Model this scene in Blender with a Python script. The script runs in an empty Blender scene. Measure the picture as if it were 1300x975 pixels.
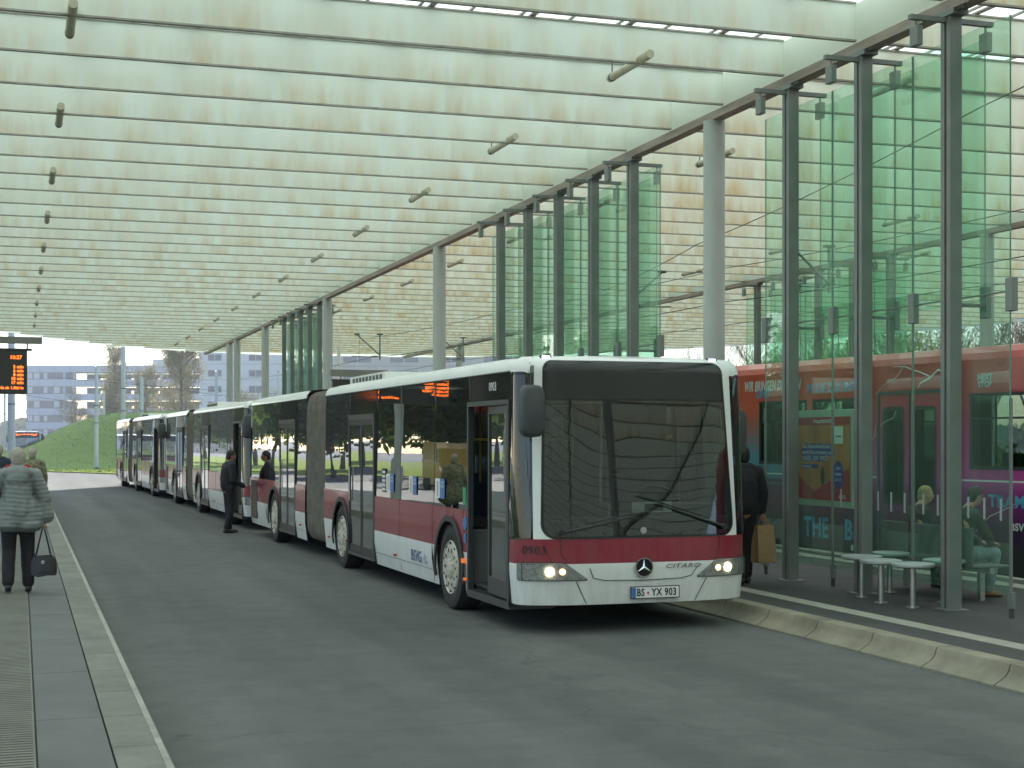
import bpy, bmesh, math, random
from mathutils import Vector, Matrix, noise
random.seed(7)
R = math.radians
PI = math.pi
scene = bpy.context.scene
COL = scene.collection

# ------------------------------------------------------------------ materials
_M = {}
def _new(name):
    m = bpy.data.materials.new(name); m.use_nodes = True
    nt = m.node_tree
    for n in list(nt.nodes): nt.nodes.remove(n)
    out = nt.nodes.new('ShaderNodeOutputMaterial')
    _M[name] = m
    return m, nt, out

def N(nt, kind, **kw):
    n = nt.nodes.new(kind)
    for k, v in kw.items():
        if k in n.inputs.keys(): n.inputs[k].default_value = v
        else: setattr(n, k, v)
    return n

def c4(c): return (c[0], c[1], c[2], 1.0)

def pm(name, col, rough=.5, metal=0, var=.0, scale=4., bump=0., bscale=60., coat=0., col2=None, spec=.5, stretch=None, emis=None, estr=0, rvar=0):
    m, nt, out = _new(name)
    b = N(nt, 'ShaderNodeBsdfPrincipled')
    b.inputs['Base Color'].default_value = c4(col)
    b.inputs['Roughness'].default_value = rough
    b.inputs['Metallic'].default_value = metal
    b.inputs['Coat Weight'].default_value = coat
    b.inputs['Specular IOR Level'].default_value = spec
    nt.links.new(b.outputs[0], out.inputs[0])
    if emis:
        b.inputs['Emission Color'].default_value = c4(emis); b.inputs['Emission Strength'].default_value = estr
    if var or bump or col2:
        tc = N(nt, 'ShaderNodeTexCoord')
        src = tc.outputs['Object']
        if stretch:
            mp = N(nt, 'ShaderNodeMapping'); mp.inputs['Scale'].default_value = stretch
            nt.links.new(src, mp.inputs[0]); src = mp.outputs[0]
        if var or col2:
            n1 = N(nt, 'ShaderNodeTexNoise', Scale=scale, Detail=6., Roughness=.62)
            nt.links.new(src, n1.inputs['Vector'])
            r = N(nt, 'ShaderNodeValToRGB')
            r.color_ramp.elements[0].position = .34; r.color_ramp.elements[1].position = .68
            if col2: a, c = col, col2
            else:
                a = tuple(max(0, x*(1-var)) for x in col); c = tuple(min(1, x*(1+var)) for x in col)
            r.color_ramp.elements[0].color = c4(a); r.color_ramp.elements[1].color = c4(c)
            nt.links.new(n1.outputs[0], r.inputs[0]); nt.links.new(r.outputs[0], b.inputs['Base Color'])
            if rvar:
                mr = N(nt, 'ShaderNodeMapRange'); mr.inputs[3].default_value = rough-rvar; mr.inputs[4].default_value = rough+rvar
                nt.links.new(n1.outputs[0], mr.inputs[0]); nt.links.new(mr.outputs[0], b.inputs['Roughness'])
        if bump:
            n2 = N(nt, 'ShaderNodeTexNoise', Scale=bscale, Detail=3.)
            nt.links.new(src, n2.inputs['Vector'])
            bp = N(nt, 'ShaderNodeBump', Strength=bump, Distance=.01)
            nt.links.new(n2.outputs[0], bp.inputs['Height']); nt.links.new(bp.outputs[0], b.inputs['Normal'])
    return m

def glass(name, tint, rough=.0, boost=1.3, ior=1.5, wav=0., wscale=1.2, gcol=(1, 1, 1), veil=0., veilcol=(.5, .6, .55)):
    m, nt, out = _new(name)
    t = N(nt, 'ShaderNodeBsdfTransparent'); t.inputs[0].default_value = c4(tint)
    g = N(nt, 'ShaderNodeBsdfGlossy'); g.inputs['Color'].default_value = c4(gcol); g.inputs['Roughness'].default_value = rough
    lw = N(nt, 'ShaderNodeLayerWeight'); lw.inputs['Blend'].default_value = .5
    pw_ = N(nt, 'ShaderNodeMath', operation='POWER'); pw_.inputs[1].default_value = 4.2; nt.links.new(lw.outputs['Facing'], pw_.inputs[0])
    r0 = ((ior-1)/(ior+1))**2
    f = N(nt, 'ShaderNodeMath', operation='MULTIPLY_ADD'); f.inputs[1].default_value = 1-r0; f.inputs[2].default_value = r0; nt.links.new(pw_.outputs[0], f.inputs[0])
    mu = N(nt, 'ShaderNodeMath', operation='MULTIPLY', use_clamp=True); mu.inputs[1].default_value = boost
    mx = N(nt, 'ShaderNodeMixShader')
    nt.links.new(f.outputs[0], mu.inputs[0]); nt.links.new(mu.outputs[0], mx.inputs[0])
    first = t.outputs[0]
    if veil:      # pale diffuse veil painting milky, greyish reflection onto the pane
        d = N(nt, 'ShaderNodeBsdfDiffuse'); d.inputs[0].default_value = c4(veilcol)
        tl = N(nt, 'ShaderNodeBsdfTranslucent'); tl.inputs[0].default_value = c4(veilcol)
        a = N(nt, 'ShaderNodeAddShader'); nt.links.new(d.outputs[0], a.inputs[0]); nt.links.new(tl.outputs[0], a.inputs[1])
        m2 = N(nt, 'ShaderNodeMixShader'); m2.inputs[0].default_value = veil
        nt.links.new(t.outputs[0], m2.inputs[1]); nt.links.new(d.outputs[0], m2.inputs[2])
        first = m2.outputs[0]
    nt.links.new(first, mx.inputs[1]); nt.links.new(g.outputs[0], mx.inputs[2])
    if wav:
        tc = N(nt, 'ShaderNodeTexCoord')
        n2 = N(nt, 'ShaderNodeTexNoise', Scale=wscale, Detail=1.)
        nt.links.new(tc.outputs['Object'], n2.inputs['Vector'])
        bp = N(nt, 'ShaderNodeBump', Strength=wav, Distance=.02)
        nt.links.new(n2.outputs[0], bp.inputs['Height']); nt.links.new(bp.outputs[0], g.inputs['Normal'])
    nt.links.new(mx.outputs[0], out.inputs[0])
    return m

WHITE = pm('bus_white', (.80, .83, .80), .28, var=.06, scale=1.3, coat=.4)
def film(m, amt=.55, zt=.75):
    nt = m.node_tree; b = [n for n in nt.nodes if n.type == 'BSDF_PRINCIPLED'][0]; src = b.inputs['Base Color'].links[0].from_socket
    tc = N(nt, 'ShaderNodeTexCoord'); sx = N(nt, 'ShaderNodeSeparateXYZ'); nt.links.new(tc.outputs['Object'], sx.inputs[0])
    mp = N(nt, 'ShaderNodeMapping'); mp.inputs['Scale'].default_value = (6, 6, 1.2); nt.links.new(tc.outputs['Object'], mp.inputs[0])
    n1 = N(nt, 'ShaderNodeTexNoise', Scale=1.6, Detail=6., Roughness=.7); nt.links.new(mp.outputs[0], n1.inputs['Vector'])
    g = N(nt, 'ShaderNodeMapRange'); g.inputs[1].default_value = .22; g.inputs[2].default_value = zt; g.inputs[3].default_value = 1.; g.inputs[4].default_value = .0; nt.links.new(sx.outputs['Z'], g.inputs[0])
    r = N(nt, 'ShaderNodeMapRange'); r.inputs[1].default_value = .35; r.inputs[2].default_value = .7; r.inputs[3].default_value = .15; nt.links.new(n1.outputs[0], r.inputs[0])
    a = N(nt, 'ShaderNodeMath', operation='MULTIPLY'); nt.links.new(g.outputs[0], a.inputs[0]); nt.links.new(r.outputs[0], a.inputs[1])
    a2 = N(nt, 'ShaderNodeMath', operation='MULTIPLY', use_clamp=True); a2.inputs[1].default_value = amt; nt.links.new(a.outputs[0], a2.inputs[0])
    a3 = N(nt, 'ShaderNodeMath', operation='MULTIPLY_ADD', use_clamp=True); a3.inputs[1].default_value = .07; nt.links.new(r.outputs[0], a3.inputs[0]); nt.links.new(a2.outputs[0], a3.inputs[2])
    mx = N(nt, 'ShaderNodeMix', data_type='RGBA'); mx.inputs['B'].default_value = (.22, .20, .165, 1); nt.links.new(src, mx.inputs['A']); nt.links.new(a3.outputs[0], mx.inputs['Factor']); nt.links.new(mx.outputs['Result'], b.inputs['Base Color'])
film(WHITE, .38)
RED = pm('bus_red', (.27, .016, .038), .25, var=.08, scale=1.2, coat=.5)
film(RED, .22, 1.3)
BLACK = pm('black_trim', (.018, .02, .021), .45)
BLACKG = pm('black_gloss', (.012, .013, .014), .08)
DGREY = pm('dark_grey_frame', (.045, .052, .052), .4)
RUB = pm('tyre_rubber', (.022, .022, .022), .8, bump=.2, bscale=40)
RIM = pm('wheel_cover_cream', (.50, .48, .40), .45, var=.15, scale=9)
BELL = pm('bellows_rubber', (.17, .155, .13), .75, var=.25, scale=6)
BGL = glass('bus_window_glass', (.20, .235, .21), .0, 1.7, 1.55, wav=.05, wscale=1.6)
WGL = glass('windscreen_glass', (.36, .43, .39), .0, 2.1, 1.5, wav=.09, wscale=1.4)
DGL = glass('door_glass', (.30, .34, .33), .0, 1.8, 1.5, wav=.04, wscale=2, veil=.05)
SEATM = pm('seat_fabric', (.03, .045, .09), .9, var=.3, scale=40)
INT = pm('bus_interior_grey', (.16, .17, .165), .7)
DASH = pm('dashboard_grey', (.085, .11, .10), .6)
FLOORM = pm('bus_floor', (.05, .05, .055), .7)
YEL = pm('yellow_handrail', (.6, .4, .03), .35)
AMB = pm('amber_marker', (.7, .14, .02), .25, emis=(1, .25, .03), estr=.25)
LAMPG = glass('headlamp_glass', (.9, .92, .92), .0, 1.0)
HLON = pm('headlamp_lit', (1, .9, .7), .3, emis=(1, .83, .55), estr=26)
HLREF = pm('headlamp_reflector', (.34, .35, .33), .3, metal=.4, var=.35, scale=22)
CHROME = pm('chrome', (.75, .76, .77), .12, metal=1)
SILV = pm('brushed_steel', (.5, .52, .5), .35, metal=.9, var=.1, scale=8)
STEEL = pm('grey_painted_steel', (.20, .225, .21), .5, var=.12, scale=3, metal=.2)
STEELD = pm('dark_steel_groove', (.06, .068, .065), .5)
CLAMP = pm('clamp_grey', (.20, .235, .22), .4, metal=.3)
CONC = pm('column_paint_grey', (.43, .46, .435), .55, var=.07, scale=2.2)
BEAMM = pm('beam_weathered', (.30, .26, .215), .6, var=.25, scale=2, stretch=(4, .5, 4))
SG = glass('shelter_glass_green', (.84, .965, .905), .0, .8, 1.5, wav=.012, wscale=.7, veil=.05, veilcol=(.50, .72, .58))
GEDGE = pm('glass_cut_edge', (.19, .34, .26), .3)
MARK = pm('glass_marking', (.35, .40, .38), .5)
BLUE = pm('sticker_blue', (.05, .16, .42), .4)
PAPER = pm('paper_white', (.75, .76, .74), .6)
DBLUE = pm('lettering_dark_blue', (.02, .05, .22), .4)
LETW = pm('lettering_white', (.78, .8, .78), .4)
SKIN = pm('skin', (.50, .27, .18), .55, var=.08, scale=20)
HAIRG = pm('hair_grey', (.36, .335, .27), .8, var=.22, scale=30, bump=.6, bscale=60)
HAIRD = pm('hair_dark', (.02, .016, .013), .7, var=.3, scale=40, bump=.4)
HAIRB = pm('hair_blond', (.36, .25, .12), .75, var=.3, scale=40, bump=.4)
COATG = pm('coat_grey_green', (.20, .222, .208), .55, var=.18, scale=7, bump=.25, bscale=35)
CBLK = pm('cloth_black', (.014, .015, .018), .85, var=.3, scale=18, bump=.3, bscale=50)
CTRO = pm('trousers_black', (.012, .012, .014), .85, var=.3, scale=12)
CJEAN = pm('jeans_light', (.16, .24, .26), .85, var=.25, scale=15)
CNAVY = pm('cloth_navy', (.018, .026, .045), .85)
SHOE = pm('shoe_black', (.012, .012, .012), .5)
CRED = pm('scarf_red', (.42, .02, .03), .8)
LEATH = pm('bag_leather_black', (.015, .016, .02), .32, bump=.4, bscale=30)
KRAFT = pm('kraft_paper', (.36, .235, .12), .75, var=.12, scale=12, bump=.3, bscale=14)
SOLE = pm('sole_pale', (.45, .45, .42), .7)
CAMO = pm('coat_patterned', (.06, .07, .03), .8, col2=(.28, .27, .16), scale=14)
HIVIS = pm('hivis_yellow', (.45, .75, .03), .7)

# ------------------------------------------------------------------ mesh builder
class MB:
    def __init__(s): s.v = []; s.f = []; s.m = []; s.mats = []
    def mi(s, mat):
        if mat not in s.mats: s.mats.append(mat)
        return s.mats.index(mat)
    def face(s, pts, mat):
        b = len(s.v); s.v += [tuple(p) for p in pts]; s.f.append(tuple(range(b, b+len(pts)))); s.m.append(s.mi(mat))
    def add(s, vs, fs, mat):
        b = len(s.v); s.v += [tuple(p) for p in vs]; k = s.mi(mat)
        for f in fs: s.f.append(tuple(b+i for i in f)); s.m.append(k)
    def box(s, c, d, mat, rz=0, M=None):
        x, y, z = d[0]/2, d[1]/2, d[2]/2
        vs = [Vector((i*x, j*y, k*z)) for i in (-1, 1) for j in (-1, 1) for k in (-1, 1)]
        rot = M if M is not None else Matrix.Rotation(rz, 3, 'Z')
        vs = [rot @ v + Vector(c) for v in vs]
        s.add(vs, [(0, 1, 3, 2), (4, 6, 7, 5), (0, 4, 5, 1), (2, 3, 7, 6), (0, 2, 6, 4), (1, 5, 7, 3)], mat)
    def b2(s, a, b, mat):
        s.box([(a[i]+b[i])/2 for i in range(3)], [abs(b[i]-a[i]) for i in range(3)], mat)
    def tube(s, p0, p1, r0, r1=None, n=10, mat=None, caps=True):
        r1 = r0 if r1 is None else r1
        p0, p1 = Vector(p0), Vector(p1); d = (p1-p0)
        if d.length < 1e-6: return
        d.normalize(); a = d.orthogonal().normalized(); b = d.cross(a)
        vs = []
        for p, r in ((p0, r0), (p1, r1)):
            for i in range(n):
                t = 2*PI*i/n; vs.append(p + a*math.cos(t)*r + b*math.sin(t)*r)
        fs = [(i, (i+1) % n, n+(i+1) % n, n+i) for i in range(n)]
        if caps: fs += [tuple(range(n))[::-1], tuple(range(n, 2*n))]
        s.add(vs, fs, mat)
    def path(s, pts, r, n=8, mat=None):
        pts = [Vector(p) for p in pts]
        rs = r if isinstance(r, (list, tuple)) else [r]*len(pts)
        vs = []; a = None
        for i, p in enumerate(pts):
            d = (pts[min(i+1, len(pts)-1)]-pts[max(i-1, 0)]).normalized()
            if a is None: a = d.orthogonal().normalized()
            else: a = (a - d*a.dot(d)).normalized()
            b = d.cross(a)
            for k in range(n):
                t = 2*PI*k/n; vs.append(p+a*math.cos(t)*rs[i]+b*math.sin(t)*rs[i])
        fs = []
        for i in range(len(pts)-1):
            for k in range(n):
                fs.append((i*n+k, i*n+(k+1) % n, (i+1)*n+(k+1) % n, (i+1)*n+k))
        fs += [tuple(range(n))[::-1], tuple(range((len(pts)-1)*n, len(pts)*n))]
        s.add(vs, fs, mat)
    def lathe(s, prof, c, axis='Z', n=24, mat=None, mats=None):
        # prof: list of (r, h); axis direction for h
        vs = []
        for r, h in prof:
            for k in range(n):
                t = 2*PI*k/n; x, y = r*math.cos(t), r*math.sin(t)
                p = (x, y, h) if axis == 'Z' else ((h, x, y) if axis == 'X' else (y, h, x))
                vs.append(Vector(p)+Vector(c))
        for i in range(len(prof)-1):
            mt = mats[i] if mats else mat
            fs = [(i*n+k, i*n+(k+1) % n, (i+1)*n+(k+1) % n, (i+1)*n+k) for k in range(n)]
            b = len(s.v)
            if i == 0: base = b; s.v += [tuple(v) for v in vs]
            kk = s.mi(mt)
            for f in fs: s.f.append(tuple(base+q for q in f)); s.m.append(kk)
    def ell(s, c, r, mat, n=12, M=None):
        m = max(6, n//2+2)
        vs = []; fs = []
        rot = M if M is not None else Matrix.Identity(3)
        for i in range(m+1):
            ph = PI*i/m
            for k in range(n):
                t = 2*PI*k/n
                vs.append(rot @ Vector((math.sin(ph)*math.cos(t)*r[0], math.sin(ph)*math.sin(t)*r[1], math.cos(ph)*r[2])) + Vector(c))
        for i in range(m):
            for k in range(n):
                fs.append((i*n+k, (i+1)*n+k, (i+1)*n+(k+1) % n, i*n+(k+1) % n))
        s.add(vs, fs, mat)
    def cap(s, p0, p1, r0, r1, mat, n=12):
        s.tube(p0, p1, r0, r1, n, mat); s.ell(p0, (r0, r0, r0), mat, n); s.ell(p1, (r1, r1, r1), mat, n)
    def grid(s, us, vs_, fn, mat, matfn=None):
        b = len(s.v); nu, nv = len(us), len(vs_)
        for u in us:
            for v in vs_: s.v.append(tuple(fn(u, v)))
        for i in range(nu-1):
            for j in range(nv-1):
                mt = mat if matfn is None else matfn((us[i]+us[i+1])/2, (vs_[j]+vs_[j+1])/2)
                if mt is None: continue
                s.f.append((b+i*nv+j, b+(i+1)*nv+j, b+(i+1)*nv+j+1, b+i*nv+j+1)); s.m.append(s.mi(mt))
    def prism(s, poly, z0, z1, mat, side=None):
        n = len(poly); vs = [(x, y, z0) for x, y in poly]+[(x, y, z1) for x, y in poly]
        s.add(vs, [tuple(range(n))[::-1], tuple(range(n, 2*n))], mat)
        s.add(vs, [(i, (i+1) % n, n+(i+1) % n, n+i) for i in range(n)], side or mat)
    def build(s, name, parent=None, smooth=False, loc=(0, 0, 0), rz=0, bevel=0, merge=False, solid=0, fixn=False):
        me = bpy.data.meshes.new(name)
        me.from_pydata(s.v, [], s.f)
        for m in s.mats: me.materials.append(m)
        me.polygons.foreach_set('material_index', s.m)
        if merge or fixn:
            bm = bmesh.new(); bm.from_mesh(me)
            if merge: bmesh.ops.remove_doubles(bm, verts=bm.verts, dist=1e-4)
            if fixn: bmesh.ops.recalc_face_normals(bm, faces=bm.faces)
            bm.to_mesh(me); bm.free()
        if smooth:
            me.polygons.foreach_set('use_smooth', [True]*len(me.polygons))
            try: me.set_sharp_from_angle(angle=R(smooth if smooth is not True else 40))
            except Exception: pass
        me.update()
        o = bpy.data.objects.new(name, me); COL.objects.link(o)
        o.location = loc; o.rotation_euler = (0, 0, rz)
        if parent: o.parent = parent
        if bevel:
            b = o.modifiers.new('bevel', 'BEVEL'); b.width = bevel; b.segments = 2; b.limit_method = 'ANGLE'; b.angle_limit = R(40)
        if solid:
            b = o.modifiers.new('solid', 'SOLIDIFY'); b.thickness = solid; b.offset = -1
        return o

def tag(o, label=None, cat=None, group=None, kind=None):
    if label: o['label'] = label
    if cat: o['category'] = cat
    if group: o['group'] = group
    if kind: o['kind'] = kind
    return o
def thing(name, label, cat, loc=(0, 0, 0), rz=0, group=None):
    o = bpy.data.objects.new(name, None); COL.objects.link(o)
    o.location = loc; o.rotation_euler = (0, 0, rz); o.empty_display_size = .3
    return tag(o, label, cat, group)
def copy_tree(o, parent=None):
    c = o.copy(); COL.objects.link(c)
    if parent: c.parent = parent
    for ch in list(o.children): copy_tree(ch, c)
    return c
def text(name, body, size, M, mat, parent=None, ext=.002, align='CENTER', xs=1., shear=0., bold=0.):
    cu = bpy.data.curves.new(name, 'FONT'); cu.body = body; cu.size = size; cu.extrude = ext
    cu.align_x = align; cu.align_y = 'CENTER'; cu.space_character = 1.08; cu.shear = shear; cu.offset = bold; cu.resolution_u = 3
    t = bpy.data.objects.new(name, cu); COL.objects.link(t)
    dg = bpy.context.evaluated_depsgraph_get()
    me = bpy.data.meshes.new_from_object(t.evaluated_get(dg))
    bpy.data.objects.remove(t); bpy.data.curves.remove(cu)
    me.transform(Matrix.Diagonal((xs, 1, 1, 1)))
    me.transform(M)
    me.materials.clear(); me.materials.append(mat)
    o = bpy.data.objects.new(name, me); COL.objects.link(o)
    if parent: o.parent = parent
    return o
def frame(origin, xdir, up=(0, 0, 1)):
    x = Vector(xdir).normalized(); u = Vector(up).normalized(); z = x.cross(u).normalized(); y = z.cross(x)
    m = Matrix((x, y, z)).transposed().to_4x4(); m.translation = Vector(origin)
    return m
def lin(a, b, n): return [a+(b-a)*i/n for i in range(n+1)]
def sm(a, b, x):
    t = max(0, min(1, (x-a)/(b-a))); return t*t*(3-2*t)

# ------------------------------------------------------------------ camera
F, HY, CH, TH = 1900., 558., 1.95, R(18.18)
cam_d = bpy.data.cameras.new('camera'); cam = bpy.data.objects.new('camera', cam_d); COL.objects.link(cam)
cam.location = (0, 0, CH); cam.rotation_euler = (R(90), 0, -TH)
cam_d.sensor_width = 36; cam_d.lens = 36*F/1300.; cam_d.shift_y = (HY-487.5)/1300.
cam_d.clip_start = .1; cam_d.clip_end = 3000
scene.camera = cam

# ------------------------------------------------------------------ world, sun
w = bpy.data.worlds.new('World'); scene.world = w; w.use_nodes = True
nt = w.node_tree; bg = nt.nodes['Background']
sky = nt.nodes.new('ShaderNodeTexSky'); sky.sky_type = 'NISHITA'; sky.sun_disc = False
SUN_EL, SUN_AZ = R(38), R(-8)      # azimuth measured from +Y towards +X
sky.sun_elevation = SUN_EL; sky.sun_rotation = SUN_AZ; sky.air_density = 1.0; sky.dust_density = .5; sky.ozone_density = 1.0
nt.links.new(sky.outputs[0], bg.inputs[0]); bg.inputs[1].default_value = .13
sl = bpy.data.lights.new('sun', 'SUN'); sl.energy = 3.6; sl.angle = R(.5); sl.color = (1, .95, .87)
so = bpy.data.objects.new('sun', sl); COL.objects.link(so)
so.rotation_euler = (R(90)-SUN_EL, 0, PI-SUN_AZ)
sv = scene.view_settings; sv.view_transform = 'Standard'; sv.look = 'None'; sv.gamma = 1; sv.exposure = .96; sv.use_curve_mapping = False
scene.cycles.use_denoising = True
scene.cycles.max_bounces = 12; scene.cycles.transparent_max_bounces = 24; scene.cycles.diffuse_bounces = 5; scene.cycles.glossy_bounces = 4; scene.cycles.transmission_bounces = 6
scene.cycles.sample_clamp_indirect = 6; scene.cycles.caustics_reflective = False; scene.cycles.caustics_refractive = False

# ------------------------------------------------------------------ ground materials
def asphalt(name, base, crackcol, joint=False):
    m, nt, out = _new(name)
    b = N(nt, 'ShaderNodeBsdfPrincipled', Roughness=.82); b.inputs['Specular IOR Level'].default_value = .35
    nt.links.new(b.outputs[0], out.inputs[0])
    tc = N(nt, 'ShaderNodeTexCoord')
    big = N(nt, 'ShaderNodeTexNoise', Scale=.35, Detail=5., Roughness=.6)
    mp = N(nt, 'ShaderNodeMapping'); mp.inputs['Scale'].default_value = (1, .3, 1)
    nt.links.new(tc.outputs['Object'], mp.inputs[0]); nt.links.new(mp.outputs[0], big.inputs['Vector'])
    sp = N(nt, 'ShaderNodeTexNoise', Scale=130., Detail=2.); nt.links.new(tc.outputs['Object'], sp.inputs['Vector'])
    st = N(nt, 'ShaderNodeTexNoise', Scale=2.3, Detail=4., Roughness=.7); nt.links.new(tc.outputs['Object'], st.inputs['Vector'])
    r = N(nt, 'ShaderNodeValToRGB'); r.color_ramp.elements[0].position = .3; r.color_ramp.elements[1].position = .7
    r.color_ramp.elements[0].color = c4([x*.78 for x in base]); r.color_ramp.elements[1].color = c4([x*1.2 for x in base])
    nt.links.new(big.outputs[0], r.inputs[0])
    def mul(a, node, lo, hi, p0=.35, p1=.65):
        rr = N(nt, 'ShaderNodeMapRange'); rr.inputs[1].default_value = p0; rr.inputs[2].default_value = p1
        rr.inputs[3].default_value = lo; rr.inputs[4].default_value = hi; nt.links.new(node.outputs[0], rr.inputs[0])
        mx = N(nt, 'ShaderNodeVectorMath', operation='SCALE'); nt.links.new(a, mx.inputs[0]); nt.links.new(rr.outputs[0], mx.inputs['Scale'])
        return mx.outputs[0]
    o1 = mul(r.outputs[0], sp, .72, 1.3)
    o2 = mul(o1, st, .86, 1.1)
    tm_ = N(nt, 'ShaderNodeMapping'); tm_.inputs['Scale'].default_value = (1.15, .035, 1); nt.links.new(tc.outputs['Object'], tm_.inputs[0])
    tn = N(nt, 'ShaderNodeTexNoise', Scale=1., Detail=3., Roughness=.5); nt.links.new(tm_.outputs[0], tn.inputs['Vector'])
    o2 = mul(o2, tn, .84, 1.12, .38, .62)
    dv = N(nt, 'ShaderNodeTexVoronoi', Scale=1.1); nt.links.new(tc.outputs['Object'], dv.inputs['Vector'])
    o2 = mul(o2, dv, .62, 1.0, .03, .075)
    dv2 = N(nt, 'ShaderNodeTexVoronoi', Scale=3.1); nt.links.new(tc.outputs['Object'], dv2.inputs['Vector'])
    o2 = mul(o2, dv2, 1.9, 1.0, .012, .022)
    # hairline cracks
    vo = N(nt, 'ShaderNodeTexVoronoi', feature='DISTANCE_TO_EDGE', Scale=.17)
    wn = N(nt, 'ShaderNodeTexNoise', Scale=1.5, Detail=4.); nt.links.new(tc.outputs['Object'], wn.inputs['Vector'])
    ad = N(nt, 'ShaderNodeVectorMath', operation='ADD'); nt.links.new(tc.outputs['Object'], ad.inputs[0]); nt.links.new(wn.outputs['Color'], ad.inputs[1])
    nt.links.new(ad.outputs[0], vo.inputs['Vector'])
    cr = N(nt, 'ShaderNodeMapRange'); cr.inputs[1].default_value = .0; cr.inputs[2].default_value = .006; cr.inputs[3].default_value = .80; cr.inputs[4].default_value = 1.
    nt.links.new(vo.outputs['Distance'], cr.inputs[0])
    mx = N(nt, 'ShaderNodeVectorMath', operation='SCALE'); nt.links.new(o2, mx.inputs[0]); nt.links.new(cr.outputs[0], mx.inputs['Scale'])
    nt.links.new(mx.outputs[0], b.inputs['Base Color'])
    bp = N(nt, 'ShaderNodeBump', Strength=.35, Distance=.004); nt.links.new(sp.outputs[0], bp.inputs['Height']); nt.links.new(bp.outputs[0], b.inputs['Normal'])
    return m
ASPH = asphalt('asphalt', (.096, .104, .096), None)
PLAT = asphalt('platform_paving', (.058, .060, .058), None)
SLAB = pm('paving_slab', (.115, .122, .114), .8, var=.16, scale=1.7, bump=.2, bscale=90)
KERBM = pm('kerb_concrete', (.29, .27, .20), .85, col2=(.17, .16, .115), scale=2.2, bump=.35, bscale=50)
KERBL = pm('left_kerb_concrete', (.175, .178, .145), .85, var=.2, scale=2.2, bump=.25, bscale=60)
LINE = pm('pale_line', (.31, .31, .26), .8, var=.22, scale=3)
STRIPE = pm('platform_stripe', (.30, .30, .245), .8, var=.14, scale=4)
TACT = pm('tactile_strip', (.185, .188, .155), .85, var=.15, scale=2)
GRASS = pm('grass_green', (.045, .115, .012), .95, spec=.05, col2=(.075, .15, .02), scale=.8, bump=.9, bscale=5)
GRASSY = pm('grass_verge', (.27, .34, .05), .95, spec=.05, col2=(.20, .29, .04), scale=.7, bump=.5, bscale=12)
EARTH = pm('track_bed', (.10, .10, .09), .9, var=.3, scale=2)
JOINT = pm('joint_dark', (.045, .047, .043), .9)

# ---- ground
m = MB(); m.face([(-900, -300, -.16), (900, -300, -.16), (900, 1500, -.16), (-900, 1500, -.16)], EARTH)
tag(m.build('ground'), 'dark bare ground and track bed under and around the bus station', kind='structure')
LK, RK = .80, 7.27
m = MB(); m.face([(LK, -20, 0), (7.55, -20, 0), (7.55, 84, 0), (5.6, 85, 0), (.0, 97, 0), (-45, 108, 0), (-45, 62, 0), (LK, 62, 0)], ASPH)
tag(m.build('road'), 'grey asphalt bus lane between the two platforms, sunlit at its far end', kind='structure')
m = MB(); m.face([(-15, -60, -.05), (-8.2, -60, -.05), (-8.2, 62, -.05), (-15, 62, -.05)], ASPH)
tag(m.build('side_road'), 'grey asphalt street along the left of the bus station', kind='structure')
# left platform: strips x from far left
m = MB()
PZ = .16
m.b2((-8.2, -20, -.1), (-.30, 62, PZ), SLAB)
for k in range(-40, 124):                    # tactile ribs across
    y = k*.5
for (a, b, mt) in ((-.297, .082, TACT), (.094, .495, SLAB)):
    y = -20
    while y < 62:
        m.b2((a, y+.004, -.1), (b, y+.996 if mt is TACT else min(62, y+1.996), PZ-(.0 if mt is SLAB else .001)), mt)
        y += 1 if mt is TACT else 2
m.b2((-.30, -20, -.1), (.497, 62, PZ-.012), JOINT)
m.build('platform', smooth=False)
plo = bpy.data.objects['platform']; tag(plo, 'grey slab platform on the left with a ribbed guide strip', kind='structure')
# ribs on the guide strip
m = MB()
y = -2.
while y < 40:
    m.b2((-.285, y, PZ-.003), (.07, y+.035, PZ+.006), TACT); y += .075
tag(m.build('guide_strip'), 'ribbed pale guide strip along the left platform', kind='structure')
m = MB(); y = -20
while y < 62:
    L = 1.
    prof = [(.507, -.1), (LK+.045, -.1), (LK+.045, .0), (LK+.015, PZ-.025), (LK-.005, PZ-.004), (LK-.045, PZ), (.507, PZ)]
    n = len(prof); vs = [(px, y+.004, pz) for px, pz in prof]+[(px, y+L-.004, pz) for px, pz in prof]
    m.add(vs, [(i, (i+1) % n, n+(i+1) % n, n+i) for i in range(n)]+[tuple(range(n))[::-1], tuple(range(n, 2*n))], KERBL)
    m.b2((LK-.042, y+.004, PZ), (LK-.004, y+L-.004, PZ+.003), LINE)
    y += L
tag(m.build('kerb', fixn=True), 'low stone kerb of the left platform with a pale edge line', kind='structure')
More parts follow.
